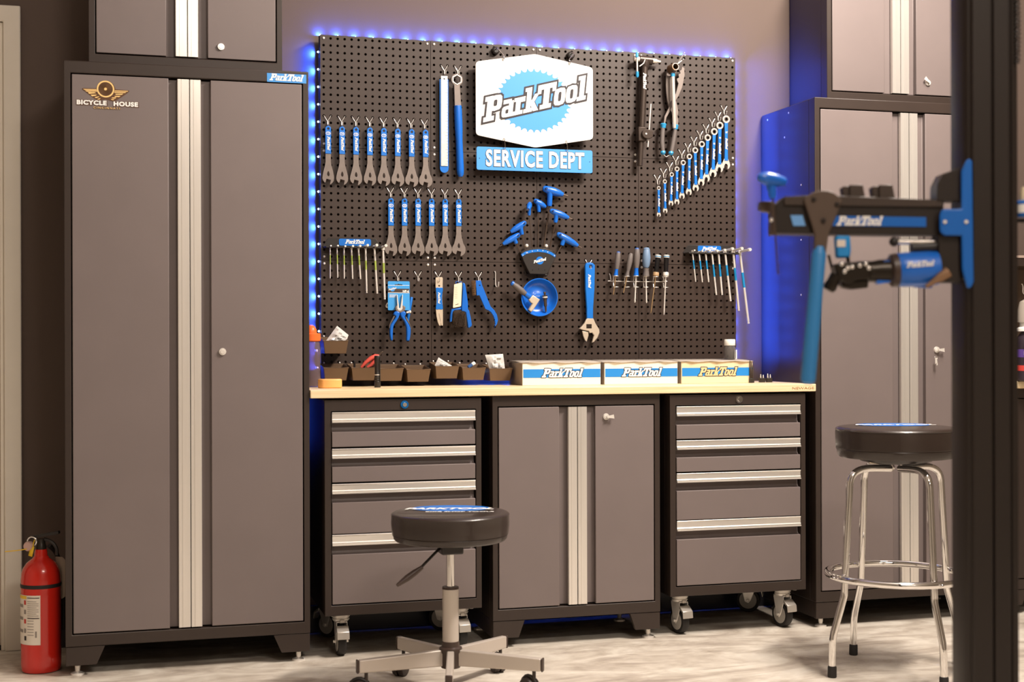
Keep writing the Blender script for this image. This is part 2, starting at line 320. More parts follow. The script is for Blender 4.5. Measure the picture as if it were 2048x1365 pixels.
# screws on the left side of the right-hand cabinets
for px, py in ((1535, 240), (1577, 226), (1569, 275), (1602, 370), (1602, 480), (1602, 590)):
    d_ = ray(px, py); q = CAMP+d_*((1.7635-CAMP.x)/d_.x); MB().cyl((1.7642, q.y, q.z), (1.7625, q.y, q.z), .004, .003, 10).build('rivet', STEEL, locker2)
# rolling drawer chests
DR = [(.824, .789, .758, .708), (.7025, .6695, .641, .590), (.585, .5515, .522, .418), (.4155, .379, .3485, .1835)]
def caster(parent, x, y, ang, zt):
    RW = .047
    def T(m): return m.xf(Matrix.Translation((x, y, 0)) @ Matrix.Rotation(ang, 4, 'Z'))
    m = MB().box(-.04, .04, -.04, .04, zt-.004, zt-.0005); m.rev((0, 0, zt-.028), (0, 0, zt-.004), [(0, .026), (.3, .03), (.45, .026), (.6, .031), (1, .03)], 20)
    m.prism([(-.028, zt-.03), (.026, zt-.03), (.03, zt-.034), (.012, .042), (-.002, .036), (-.012, .048), (-.03, zt-.05)], -.0185, -.0165)
    m.prism([(-.028, zt-.03), (.026, zt-.03), (.03, zt-.034), (.012, .042), (-.002, .036), (-.012, .048), (-.03, zt-.05)], .0165, .0185)
    m.box(-.028, .03, -.0185, .0185, zt-.031, zt-.028); m.cyl((0, -.026, RW), (0, .026, RW), .0055, n=12)
    o = T(m).build('caster', STEEL, parent, bevel=.001)
    T(MB().rev((0, -.014, RW), (0, .014, RW), [(0, .037), (0.02, .044), (.25, RW), (.75, RW), (.98, .044), (1, .037)], 32)).build('tire', RUB, o)
    T(MB().rev((0, -.0155, RW), (0, .0155, RW), [(0, .006), (.01, .033), (.05, .0335), (.06, .037), (.94, .037), (.95, .0335), (.99, .033), (1, .006)], 28)).build('wheel_rim', M('grey_wheel', (170, 165, 158), .45), o)
    T(MB().prism([(-.03, zt-.040), (-.040, zt-.046), (-.056, zt-.058), (-.059, zt-.082), (-.054, zt-.083), (-.050, zt-.062), (-.03, zt-.052)], -.021, .021).box(-.033, -.02, -.008, .008, zt-.032, zt-.02)).build('brake_pedal', M('grey_metal_pedal', (190, 184, 176), .4, .6), o, bevel=.002)
    return o
def chest(label, x0, x1, lkx, blue):
    t = thing('drawer_chest', label, 'drawer chest', ((x0+x1)/2, (YF)/2, 0)); yf = YF; yb = .035; zb, zt = .145, .865
    MB().box(x0, x1, yf+.05, yb, zb, zt).build('carcass', BLACK, t, bevel=.003)
    a, b = x0+.022, x1-.019; v = [(x, y, z) for y in (yf, yf+.051) for x, z in [(x0, zb), (x1, zb), (x1, zt), (x0, zt), (a, .1795), (b, .1795), (b, .828), (a, .828)]]
    MB().add(v, [f for k in range(4) for f in ((k, (k+1) % 4, 4+(k+1) % 4, 4+k), (8+k, 12+k, 12+(k+1) % 4, 8+(k+1) % 4), (k, 8+k, 8+(k+1) % 4, (k+1) % 4), (4+k, 4+(k+1) % 4, 12+(k+1) % 4, 12+k))]).build('front_frame', BLACK, t, bevel=.0022)
    for h1, h0, p1, p0 in DR:
        a2, b2 = a+.003, b-.003; pr = [(yf-.001, p0), (yf-.001, p1), (yf+.014, p1+.001), (yf+.02, p1+.008), (yf+.022, h0), (yf+.022, h1-.002), (yf+.035, h1-.002), (yf+.035, p0)]
        v = [(x, y, z) for x in (a2, b2) for y, z in pr]; n = len(pr)
        dr = MB().add(v, [tuple(range(n)), tuple(range(2*n-1, n-1, -1))]+[(i, (i+1) % n, n+(i+1) % n, n+i) for i in range(n)]).build('drawer', GREY, t, bevel=.0015)
        hp = [(yf+.0215, h1), (yf-.003, h1), (yf-.0045, h1-.0015), (yf-.002, h1-.006), (yf-.002, h0+.013), (yf-.0055, h0+.0095), (yf-.0035, h0+.008), (yf-.0035, h0+.006), (yf-.008, h0+.004), (yf-.008, h0+.0005), (yf+.004, h0), (yf+.004, h1-.004), (yf+.0215, h1-.004)]
        v = [(x, y, z) for x in (a2, b2) for y, z in hp]; n = len(hp)
        MB().add(v, [tuple(range(n)), tuple(range(2*n-1, n-1, -1))]+[(i, (i+1) % n, n+(i+1) % n, n+i) for i in range(n)]).build('handle', ALUH, dr, ang=25)
    zl = .8465; k = MB().cyl((lkx, yf+.001, zl), (lkx, yf-.004, zl), .0145, .0135, 24).build('lock_rosette', M('blue_anodised', (40, 130, 215), .3, .8) if blue else CHROME, t)
    MB().cyl((lkx, yf-.004, zl), (lkx, yf-.008, zl), .008, .007, 16).build('lock', CHROME, k)
    for cx, cy, ca in ((x0+.062, yf+.066, 1.58 if blue else 1.74), (x1-.062, yf+.066, 1.66 if blue else 1.78), (x0+.062, yb-.062, -.9), (x1-.062, yb-.062, 2.6)): caster(t, cx, cy, ca, zb)
    for sx in (x0+.03, x1-.03): MB().cyl((sx, yf+.03, zb-.006), (sx, yf+.03, zb), .007, .005, 10).build('bolt', STEEL, t)
    return t
chest('grey four-drawer rolling tool chest behind the round rolling stool, blue lock ring', -.041, .497, at(809, 811, YF).x, True)
chest('grey four-drawer rolling tool chest nearest the chrome bar stool, silver lock', 1.190, 1.723, at(1478, 801, YF).x, False)
# worktop
def wood():
    m = bpy.data.materials.new('bamboo'); m.use_nodes = True; N = m.node_tree.nodes; L = m.node_tree.links; b = N['Principled BSDF']
    tc = N.new('ShaderNodeTexCoord'); mp = N.new('ShaderNodeMapping'); mp.inputs['Scale'].default_value = (1.2, 22, 60); L.new(tc.outputs['Object'], mp.inputs[0])
    n = N.new('ShaderNodeTexNoise'); n.inputs['Scale'].default_value = 3; n.inputs['Detail'].default_value = 5; L.new(mp.outputs[0], n.inputs[0])
    cr = N.new('ShaderNodeValToRGB'); L.new(n.outputs[0], cr.inputs[0]); e = cr.color_ramp.elements
    e[0].position = .3; e[0].color = (lin(236), lin(205), lin(156), 1); e[1].position = .7; e[1].color = (lin(250), lin(229), lin(190), 1)
    L.new(cr.outputs[0], b.inputs['Base Color']); b.inputs['Roughness'].default_value = .4; return m
BAM = wood()
wt = thing('worktop', 'pale bamboo worktop lying across the drawer chests and low cabinet', 'worktop', (.84, -.18, .8715))
MB().box(-.0885, 1.761, -.395, .03, .8716, .8993).build('board', BAM, wt, bevel=.0025)
q = at(1606, 777, -.395)
put('burned_lettering', text('NEWAGE', .0125, q.x, q.z, -.3955, 0, 0, 1.7, depth=.0004), M('scorched_brand', (176, 132, 86), .6), wt)
for bx in (.01, .57, 1.155, 1.70): MB().box(bx-.02, bx+.02, -.34, -.02, .8652 if bx != .57 and bx != 1.155 else .8706, .8715).build('support_strip', BLACK, wt)
# ------------------------------------------------------------------ pegboard wall
IN = .0254; PT = 2.1667
def panel_mesh():
    m = MB(); S = 16*IN; g = .0008
    for i in range(16):
        for j in range(16):
            x0, x1 = (g if i == 0 else i*IN), (S-g if i == 15 else (i+1)*IN); z1, z0 = (-g if j == 0 else -j*IN), (-S+g if j == 15 else -(j+1)*IN)
            cx, cz = (i+.5)*IN, -(j+.5)*IN; xm, zm = cx, cz; r = .0052
            o = [(x1, zm), (x1, z1), (xm, z1), (x0, z1), (x0, zm), (x0, z0), (xm, z0), (x1, z0)]
            v = [(x, 0, z) for x, z in o]; h = [(cx+r*math.cos(k*math.pi/4), cz+r*math.sin(k*math.pi/4)) for k in range(8)]
            v += [(x, 0, z) for x, z in h]+[(cx+r*.72*math.cos(k*math.pi/4), .0035, cz+r*.72*math.sin(k*math.pi/4)) for k in range(8)]
            m.add(v, [f for k in range(8) for f in ((k, (k+1) % 8, 8+(k+1) % 8, 8+k), (8+k, 8+(k+1) % 8, 16+(k+1) % 8, 16+k))])
    D = .044
    m.add([(g, 0, -g), (S-g, 0, -g), (S-g, 0, g-S), (g, 0, g-S), (g, D, -g), (S-g, D, -g), (S-g, D, g-S), (g, D, g-S)], [(0, 1, 5, 4), (1, 2, 6, 5), (2, 3, 7, 6), (3, 0, 4, 7)])
    m.add([(g, .02, -g), (S-g, .02, -g), (S-g, .02, g-S), (g, .02, g-S)], [(0, 1, 2, 3)])  # added backing sheet, blocks LED light and keeps the holes dark
    me = bpy.data.meshes.new('peg_panel'); me.from_pydata([tuple(p) for p in m.v], [], m.f)
    b = bmesh.new(); b.from_mesh(me); bmesh.ops.remove_doubles(b, verts=b.verts, dist=1e-5); bmesh.ops.recalc_face_normals(b, faces=b.faces); b.to_mesh(me); b.free()
    me.polygons.foreach_set('use_smooth', [True]*len(me.polygons)); me.set_sharp_from_angle(angle=R(60)); me.materials.append(PEG); return me
pb = thing('pegboard', 'black perforated steel pegboard of twelve square panels behind the hanging tools', 'pegboard', (.8128, .02, PT-48*IN))
PM = panel_mesh()
SCM = MB().rev((0, 0, 0), (0, -.0035, 0), [(0, .0048), (.3, .0048), (.75, .0038), (1, .0015)], 12).build('screw', M('nickel_screw', (236, 232, 226), .35, .4)); SCM_ = SCM.data; bpy.data.objects.remove(SCM)
for r_ in range(3):
    for c_ in range(4):
        p = link('peg_panel', PM, None, pb); p.location = (c_*16*IN, 0, PT-r_*16*IN)
        p.matrix_parent_inverse = Matrix.Translation(-Vector(pb.location))
        for dx in (.5, 15.5):
            for dz in (.5, 15.5):
                s_ = link('screw', SCM_, None, p); s_.location = (dx*IN, -.0002, -dz*IN)
# blue light strip round the board
ls = thing('led_strip', 'string of small blue LED lights running round the rim of the pegboard', 'light strip', (.8128, .02, PT-48*IN))
LEDM = M('led_lens', (190, 215, 255), .3, emit=9.)
TAPE = M('led_tape', (60, 60, 80), .5)
LB = MB().ball((0, 0, 0), .0036, 10).build('led', LEDM); LB_ = LB.data; bpy.data.objects.remove(LB)
def glow(e, spread=180):
    l = bpy.data.lights.new('led_glow', 'AREA'); l.shape = 'DISK'; l.size = .007; l.energy = e; l.color = (.02, .09, 1.0); l.spread = R(spread); return l
LD = .028; BW = 64*IN; BH = 48*IN
def run(n, f, tape, y, out, LP, extra=None):
    tp = MB().box(*tape).build('tape', TAPE, ls); out = Vector(out); rot = out.to_track_quat('-Z', 'Y').to_euler()
    for i in range(n):
        p = Vector(f(i)); o = link('led', LB_, None, tp); o.location = p
        l = bpy.data.objects.new('led_glow', LP); C.objects.link(l); l.parent = tp; l.location = (p.x+out.x*.005, y, p.z+out.z*.005); l.rotation_euler = rot
        if extra: k = bpy.data.objects.new('led_glow', extra); C.objects.link(k); k.parent = tp; k.location = (p.x+out.x*.005, .058, p.z); k.rotation_euler = rot
run(26, lambda i: (.004+i*.0646, LD, PT+.003), (.001, BW-.001, LD-.005, LD+.005, PT, PT+.001), .059, (0, 0, 1), glow(.34))
run(19, lambda i: (-.0035, LD, PT-.058-i*.0632), (-.001, 0, LD-.005, LD+.005, PT-BH, PT), .057, (-1, 0, 0), glow(.62))
run(5, lambda i: (-.002, .052, .9-i*.05), (-.001, 0, .047, .057, .66, PT-BH-.001), .054, (-1, 0, 0), glow(.3))  # added hidden run below the rim, for the blue glow behind the bench
run(19, lambda i: (BW+.0035, LD, PT-.02-i*.0632), (BW, BW+.001, LD-.005, LD+.005, PT-BH, PT), .014, (1, 0, 0), glow(.34, 85), glow(.2))
run(16, lambda i: (.58+i*.0646, LD, PT-BH-.0035), (.001, BW-.001, LD-.005, LD+.005, PT-BH-.001, PT-BH), .05, (0, 0, -1), glow(.06))
# ------------------------------------------------------------------ hooks
def hook_mesh():
    m = MB()
    for s in (-1, 1): m.tube([(s*.0127, .004, 0), (s*.0127, -.003, 0), (s*.0115, -.004, -.002), (s*.0012, -.0042, -.019), (s*.0009, -.0042, -.03)], .0010, 6)
    m.tube([(0, -.0042, -.018), (0, -.0042, -.031), (0, -.006, -.0345), (0, -.010, -.0365), (0, -.024, -.0365), (0, -.028, -.034), (0, -.0295, -.029), (0, -.0295, -.0245)], .0016, 8)
    o = m.build('wire_hook', WIRE); me = o.data; bpy.data.objects.remove(o); return me
HK = hook_mesh()
def hook(x, z, label, group='wire hooks on the pegboard'):
    o = link('wire_hook', HK, None); o.location = (x, 0, z); return tag(o, label, 'hook', group)
def snap(x, z):                         # a pair of peg holes nearest to x, z (x midway between two holes)
    i = round(x/IN); j = round((PT-z)/IN-.5); return i*IN, PT-(j+.5)*IN
ORDL = ['leftmost', 'second from left', 'third from left', 'fourth from left', 'fifth from left', 'sixth from left', 'seventh from left', 'rightmost']
ORD = ['leftmost', 'second', 'third', 'fourth', 'fifth', 'sixth', 'seventh', 'eighth', 'ninth', 'tenth', 'eleventh', 'twelfth']
# ------------------------------------------------------------------ cone wrenches
def cone_blade(hw):
    k = hw/.0225
    return [[(.0095, .004), (.0095, -.03), (.0125, -.046), (.0175, -.064), (.0212*k, -.078), (.0222*k, -.088), (.0205*k, -.098), (.0145*k, -.1065), (.008*k, -.1105), (.0058*k, -.111), (.0062, -.1085), (.0092, -.0945), (-.0062, -.0905), (-.0095, -.103), (-.0125, -.1045), (-.0185*k, -.0985), (-.022*k, -.0895), (-.0212*k, -.079), (-.0175, -.065), (-.0125, -.047), (-.0095, -.03), (-.0095, .004)],
            [(0, -.0625), (.0028, -.066), (.0048, -.073), (.0042, -.079), (.001, -.082), (-.003, -.0795), (-.0042, -.074), (-.0028, -.067)]]
def cone_wrench(label, u, v, hw, num):
    p = at(u, v, -.02); x, z = p.x, p.z-.0; g = 'cone wrenches'
    t = thing('cone_wrench', label, 'wrench', (x, -.018, z-.2), g)
    me = plate(cone_blade(hw), -.0185, .0026, .0003); me.transform(Matrix.Translation((x, 0, z-.1))); put('blade', me, TOOL, t)
    lp = arc(0, -.0105, .0105, 0, 180, 8)+[(-.0105, -.1005), (.0105, -.1005)]
    me = plate([lp, arc(0, -.0105, .0042, 0, 330, 11)], -.0205, .0062, .0012); me.transform(Matrix.Translation((x, 0, z))); s = put('sleeve', me, BLUE, t)
    me = plate([arc(0, 0, .0088, 0, 345, 15, .0062), arc(0, 0, .0072, 0, 345, 15, .0048)], -.0209, .0003); me.transform(Matrix.Translation((x, 0, z-.0275))); put('size_ring', me, WHITE, s)
    put('size_number', text(num, .0098, x, z-.0275, -.0209, .02), WHITE, s)
    mark(s, x+.0012, z-.0635, -.0208, .05, WHITE, None, vertical=True)
    hx, hz = snap(x-.004, z+.03); hook(hx, hz, 'wire hook that holds the '+label)
    return t
NUM = ['13', '14', '15', '16', '17', '18', '19', '20']
for i in range(8):
    cone_wrench('cone wrench %s in the upper row of eight' % ORDL[i], 656.3+i*27.85, 251.5+i*1.15, .0215+i*.0006, NUM[i])
for i in range(6):
    cone_wrench('cone wrench %s in the lower row of six' % (ORDL[i] if i < 5 else 'rightmost'), 782+i*27.1, 396.3+i*.35, .0235+i*.0006, ['21', '22', '23', '24', '26', '28'][i])
# ------------------------------------------------------------------ combination wrenches, growing to the right
RC = [(1317, 376.8), (1329.2, 363.6), (1342.9, 349.7), (1353.5, 338.6), (1365.9, 325.9), (1378.3, 313.8), (1389.9, 301.1), (1403.1, 289), (1414.9, 275.8), (1428.1, 263.9), (1439.2, 251.5), (1451.9, 239.1)]
OC = [(1317.3, 431.7), (1330.2, 423.8), (1341.6, 409), (1353.5, 406.4), (1363.5, 394.8), (1377.2, 386.9), (1391.2, 379), (1402, 367.6), (1412.3, 359.2), (1425.5, 349.9), (1438.4, 339.9), (1451.9, 333.3)]
BRIGHT = M('bright_chrome_tool', (240, 234, 226), .25, .5)
for i in range(12):
    a, b = at(*RC[i], -.022), at(*OC[i], -.022); k = i/11
    r = .0075+.0078*k; w = .0062+.0035*k; name = 'combination wrench of the rising diagonal row'
    lab = ('shortest ' if i == 0 else 'longest ' if i == 11 else ORD[i]+' from shortest ')+name
    t = thing('combination_wrench', lab, 'wrench', b, 'combination wrenches in a rising row')
    d = Vector((b.x-a.x, 0, b.z-a.z)); Ln = d.length; an = math.atan2(d.x, -d.z); T = Matrix.Translation((a.x, 0, a.z)) @ Matrix.Rotation(-an, 4, 'Y')
    me = plate([arc(0, 0, r, 0, 350, 20), arc(0, 0, r*.62, 0, 330, 11)], -.0265, .008, .0012); me.transform(T); hd = put('ring_head', me, BRIGHT, t)
    me = plate([arc(0, 0, r*.62, 0, 330, 11), arc(0, 0, r*.5, 15, 345, 11)], -.0255, .006); me.transform(T); put('socket', me, TOOL, hd)
    o = r*1.12; ja = R(15)
    jaw = [(w*.7, Ln*.0-o*1.5), (o*.85, -o*.55), (o, -o*.0), (o*.92, o*.45), (o*.62, o*.92), (o*.34, o*.98), (o*.40, o*.2), (o*.18, -o*.18), (-o*.2, -o*.2), (-o*.42, o*.15), (-o*.5, o*.85), (-o*.78, o*.72), (-o, o*.2), (-o*.95, -o*.3), (-w*.7, -o*1.5)]
    jaw = [(x, -z-Ln+o*.4) for x, z in [(x, z) for x, z in jaw]]
    jaw = [(x, z if z > -Ln+o*1.2 else z) for x, z in jaw]
    me = plate([jaw], -.0245, .0045, .0008); me.transform(T); put('open_jaw', me, BRIGHT, t)
    sl = [(-w*.72, -r*.85), (w*.72, -r*.85), (w*.55, -Ln*.5), (w*.8, -Ln+o*1.3), (-w*.8, -Ln+o*1.3), (-w*.55, -Ln*.5)]
    me = plate([sl], -.0262, .007, .0015); me.transform(T); s = put('sleeve', me, BLUE, t)
    for zz, wd in ((-Ln*.28, 0), (-Ln*.52, 1)):
        if wd: 
            oo = mark(s, 0, zz, -.0266, .032+.012*k, WHITE, None, vertical=True)
        else: oo = [put('size_number', text(str(6+i), .0075+.002*k, 0, zz, -.0266, .02), WHITE, s)]
        for q in oo: q.data.transform(T)
    if i == 0: HX, HZ = snap(at(1448, 213, 0).x, at(1448, 213, 0).z); HX -= 11*IN; HZ -= 11*IN
    hook(HX+i*IN, HZ+i*IN, 'wire hook that holds the '+lab)
# ------------------------------------------------------------------ hanging shop sign
YS = -.045
def zm(x0, y0, k): return lambda x, y: (x0+x/k, y0+y/k)
z1 = zm(930, 80, 4.875)
def pt(f, x, y, yy): q = at(*f(x, y), yy); return q.x, q.z
def roundpoly(p, r, n=4):
    out = []
    for i in range(len(p)):
        a, b, c = Vector(p[i-1]).to_2d(), Vector(p[i]).to_2d(), Vector(p[(i+1) % len(p)]).to_2d()
        rr = r[i] if isinstance(r, (list, tuple)) else r
        s, e = b+(a-b).normalized()*rr, b+(c-b).normalized()*rr
        out += [tuple((1-t)**2*s+2*t*(1-t)*b+t*t*e) for t in [k/n for k in range(n+1)]]
    return out
xl, xr = pt(z1, 105, 560, YS)[0], pt(z1, 1248, 620, YS)[0]; xc = (xl+xr)/2
zt_, zb_ = pt(z1, 685, 137, YS)[1], pt(z1, 690, 1050, YS)[1]; zs_, ze_ = (pt(z1, 105, 205, YS)[1]+pt(z1, 1255, 275, YS)[1])/2, (pt(z1, 108, 925, YS)[1]+pt(z1, 1240, 970, YS)[1])/2
sg = thing('shop_sign', 'white six-sided sign with blue chainring emblem at the top of the pegboard', 'sign', (xc, YS, zb_), 'hanging shop signs')
sg.pop('group', None)
put('sign_plate', plate([roundpoly([(xl, zs_), (xl, ze_), (xc, zb_), (xr, ze_), (xr, zs_), (xc, zt_)], (.014, .014, .01, .014, .014, .01))], YS, .004, .0008), WHITEP, sg)
cz = (zt_+zb_)/2; n = 36; rx_, rz_ = .146, .119; cr_ = []
for i in range(n):
    for da, k in ((-.36, .91), (-.17, .945), (-.05, 1.0), (.05, 1.0), (.17, .945), (.36, .91)):
        a = 2*math.pi*(i+da)/n; cr_.append((xc-.004+rx_*k*math.cos(a), cz+rz_*k*math.sin(a)))
put('chainring_print', plate([cr_], YS-.0008, .0006), SIGNB, sg)
mark(sg, xc+.001, cz+.004, YS-.0016, .43, WHITE, INK, rot=R(14.5), ol=.07)
# lower plate
z2 = z1
px0, px1 = pt(z2, 113, 1150, YS)[0], pt(z2, 1243, 1195, YS)[0]; pz1 = (pt(z2, 118, 1033, YS)[1]+pt(z2, 1245, 1085, YS)[1])/2; pz0 = (pt(z2, 112, 1258, YS)[1]+pt(z2, 1240, 1308, YS)[1])/2
sp = thing('department_plate', 'blue rectangular plate with raised white letters hung below the white sign', 'sign', ((px0+px1)/2, YS, pz0))
pl = put('plate', plate([rrect(px0, px1, pz0, pz1, .007)], YS, .003, .0006), SIGNB, sp)
put('lettering_outline', text('SERVICE DEPT', .082, (px0+px1)/2, (pz0+pz1)/2-.001, YS-.0005, .055, 0, .66, depth=.0006, space=1.14), INK, sp)
put('lettering', text('SERVICE DEPT', .082, (px0+px1)/2, (pz0+pz1)/2-.001, YS-.0015, .034, 0, .66, depth=.002, space=1.14), WHITE, sp)
for x in (px0+.011, px1-.011): put('mounting_hole', plate([arc(x, (pz0+pz1)/2, .0016, 0, 330, 11)], YS-.0006, .0004), INK, sp)
for i, (a, b) in enumerate(((378, 985), (985, 1010))):
    q = Vector((pt(z1, a+2, b, YS)[0], YS, 0)); zz = pz1; zc = zb_+abs(q.x-xc)/(xr-xl)*2*(ze_-zb_)
    l = MB().tube([(q.x, YS+.001, zc+.01), (q.x, YS-.005, zc+.008), (q.x+.001, YS-.007, zc-.004), (q.x+.003, YS-.006, zz-.004), (q.x+.003, YS+.002, zz-.008), (q.x+.003, YS+.006, zz)], .0016, 8, sub=4).build('s_hook', CHROME)
    tag(l, ('left' if i == 0 else 'right')+' small chrome hook joining the white sign to the blue plate', 'hook', 'sign hooks')
for i, (bu, bv) in enumerate(((300, 103), (1033, 150))):
    q = at(*z1(bu, bv), -.012); o = thing('sign_hook', ('left' if i == 0 else 'right')+' round black knob hook carrying the white sign', 'hook', q, 'sign hooks')
    MB().rev((q.x, 0.0, q.z), (q.x, -.02, q.z), [(0, .013), (.3, .015), (.8, .014), (1, .009)], 20).build('knob', BPL, o)
    e = Vector((pt(z1, (375, 1020)[i], 190, YS)[0], YS, 0)); zc = zt_-abs(e.x-xc)/(xr-xl)*2*(zt_-zs_)
    MB().tube([(q.x, -.018, q.z+.003), (q.x, -.03, q.z+.006), (q.x+.002, -.042, q.z-.002), (e.x-.002, YS-.004, zc+.01), (e.x, YS-.006, zc+.002), (e.x, YS-.004, zc-.007), (e.x, YS+.003, zc-.008)], .0021, 8, sub=4).build('hook_wire', CHROME, o)
# ------------------------------------------------------------------ ruler tool and freewheel lever (left of the sign)
def ph(label, u, v): x, z = snap(at(u, v, 0).x, at(u, v, 0).z); return hook(x, z, 'wire hook that holds the '+label)
zt1 = zm(600, 40, 3.792)
def P3(f, x, y, yy): return at(*f(x, y), yy)
lab = 'flat blue rim gauge bar with silver ruler face'
a, b = P3(zt1, 1093, 425, -.02), P3(zt1, 1097, 1160, -.02); w = .0165
t = thing('ruler_gauge', lab+' left of the sign', 'gauge', (b.x, -.02, b.z))
put('backing_bar', plate([arc(a.x, b.z+w, w, 180, 360, 10)+[(a.x+w, a.z-.012), (a.x-w, a.z-.012)]], -.0185, .004, .0008), BLUE, t)
rp = put('ruler', plate([[(a.x-w*.78, b.z+.025), (a.x+w*.78, b.z+.025), (a.x+w*.78, a.z), (a.x-w*.72, a.z)], arc(a.x, a.z-.011, .003, 0, 330, 11)], -.0212, .0022, .0003), M('ruled_steel', (208, 204, 198), .45, .5, var=.1, scale=90), t)
tk = MB()
for i in range(30): zz = b.z+.032+i*.0105; tk.box(a.x+w*.78-(.009 if i % 5 == 0 else .005), a.x+w*.76, -.0215, -.0211, zz, zz+.0008)
tk.build('scale_marks', INK, rp)['kind'] = 'stuff'
ph(lab, 887, 132)
lab = 'long blue-handled freewheel lever with a hexagon ring head'
a = P3(zt1, 1188, 455, -.02); b = P3(zt1, 1217, 1190, -.02); c = P3(zt1, 1196, 660, -.02)
t = thing('freewheel_lever', lab, 'wrench', (b.x, -.02, b.z))
hx_ = [(a.x+.0155*math.cos(R(60*i+30)), a.z+.0155*math.sin(R(60*i+30))) for i in range(6)]
hd = put('ring_head', plate([arc(a.x, a.z, .0225, -60, 240, 22)+[(c.x-.0125, c.z), (c.x+.0125, c.z)], hx_[::-1]], -.026, .009, .0012), TOOL, t)
put('hexagon_rim', plate([[(a.x+.020*math.cos(R(60*i+30)), a.z+.020*math.sin(R(60*i+30))) for i in range(6)], hx_], -.0275, .004, .0006), STEEL, hd)
d = Vector((b.x-c.x, 0, b.z-c.z)); MB().rev((c.x, -.0215, c.z+.004), (b.x, -.0215, b.z), [(0, .0135), (.06, .0145), (.3, .0145), (.5, .0125), (.9, .0135), (.97, .012), (1, .007)], 20).build('grip', BLUEP, t)
ph(lab, 910, 133)
# ------------------------------------------------------------------ T-handle racks
def trod(label, p0, p1, r, band, arm, colm, c0, c1):
    p0 = Vector(p0); p1 = Vector(p1); t = thing('t_handle_key', label, 'hex key', p1, 'sliding T-handle keys')
    MB().rev(p0, p1, [(0, r*1.25), (.05, r*1.25), (.055, r), (.965, r), (.968, r*.7), (.974, r*.7), (.976, r), (1, r)], 12).build('rod', STEEL, t)
    MB().rev(p0.lerp(p1, c0), p0.lerp(p1, c1), [(0, r*.9), (.01, r*1.06), (.99, r*1.06), (1, r*.9)], 12).build('colour_band', colm, t)
    e = p0+Vector((.0, -arm, .002)); k = p0+Vector((0, arm*.45, -.001))
    MB().rev(k, e, [(0, r*.9), (.9, r*.9), (.905, r*1.5), (1, r*1.3)], 12).cyl(p0-Vector((0, 0, r*2.4)), p0+Vector((0, 0, r*1.3)), r*1.7, r*1.4, 12).build('sliding_bar', STEEL, t)
GREEN = M('green_band', (176, 196, 96), .35, .3); CYAN = M('blue_band', (30, 140, 200), .35)
def rack(label, x0, x1, zb, zt, lx0, lx1, mirror=False):
    t = thing('tool_rack', label, 'rack', ((x0+x1)/2, 0, zb))
    h = zt-zb; MB().prism([(x0, zb+h*.35), (x0+.022, zt), (x1-.022, zt), (x1, zb+h*.35), (x1-.004, zb+h*.25), (x0+.004, zb+h*.25)], -.003, -.0002).build('back_plate', BPL, t, bevel=.0008)
    pts = [(x0+.002, -.003), (x1-.002, -.003), (x1-.008, -.042), (x0+.008, -.042)]
    MB().slab(pts, zb+h*.2, zb+h*.32).build('shelf', BPL, t, bevel=.0008)
    MB().prism(rrect(lx0, lx1, zb+h*.42, zt-.002, .006), -.0045, -.003).build('label_plate', BLUE, t)
    mark(t, (lx0+lx1)/2, (zb+zt)/2+h*.22, -.0046, (lx1-lx0)*.62, WHITE, None)
    return t
f = zm(620, 380, 4.2656)
a, b = P3(f, 105, 520, -.003), P3(f, 612, 418, -.003); l0, l1 = P3(f, 247, 440, -.003).x, P3(f, 520, 440, -.003).x
rack('dark wall rack holding the green-banded T-handle keys', a.x, b.x, a.z, b.z, l0, l1)
R1 = [(172, 485, 172, 755), (230, 485, 236, 750), (290, 490, 292, 757), (353, 490, 363, 760), (412, 490, 430, 762), (473, 485, 483, 880), (548, 485, 572, 885), (622, 490, 637, 935)]
for i, (x0, y0, x1, y1) in enumerate(R1):
    big = i > 4; trod('sliding T-handle key, '+ORDL[i]+' in the green-banded row', P3(f, x0, y0, -.032), P3(f, x1, y1, -.032), .0021+.00028*i, None, .022+.006*i, GREEN, .26 if not big else .30, .56 if not big else .5)
f = zm(1200, 460, 6.203)
a, b = P3(f, 1030, 330, -.003), P3(f, 1660, 198, -.003); l0, l1 = P3(f, 1212, 230, -.003).x, P3(f, 1500, 230, -.003).x
rack('dark wall rack holding the blue-banded T-handle keys', a.x, P3(f, 1700, 200, -.003).x, a.z, b.z, l0, l1)
R2 = [(1145, 265, 1187, 645), (1228, 275, 1270, 650), (1307, 270, 1348, 648), (1387, 275, 1443, 808), (1468, 270, 1515, 808), (1548, 255, 1620, 885), (1650, 255, 1722, 1005), (1735, 270, 1843, 1165)]
for i, (x0, y0, x1, y1) in enumerate(R2):
    trod('sliding T-handle key, '+ORDL[i]+' in the blue-banded row', P3(f, x0, y0, -.034), P3(f, x1, y1, -.036), .0024+.00034*i, None, .024+.010*i, CYAN, .29, .58 if i < 5 else .5)
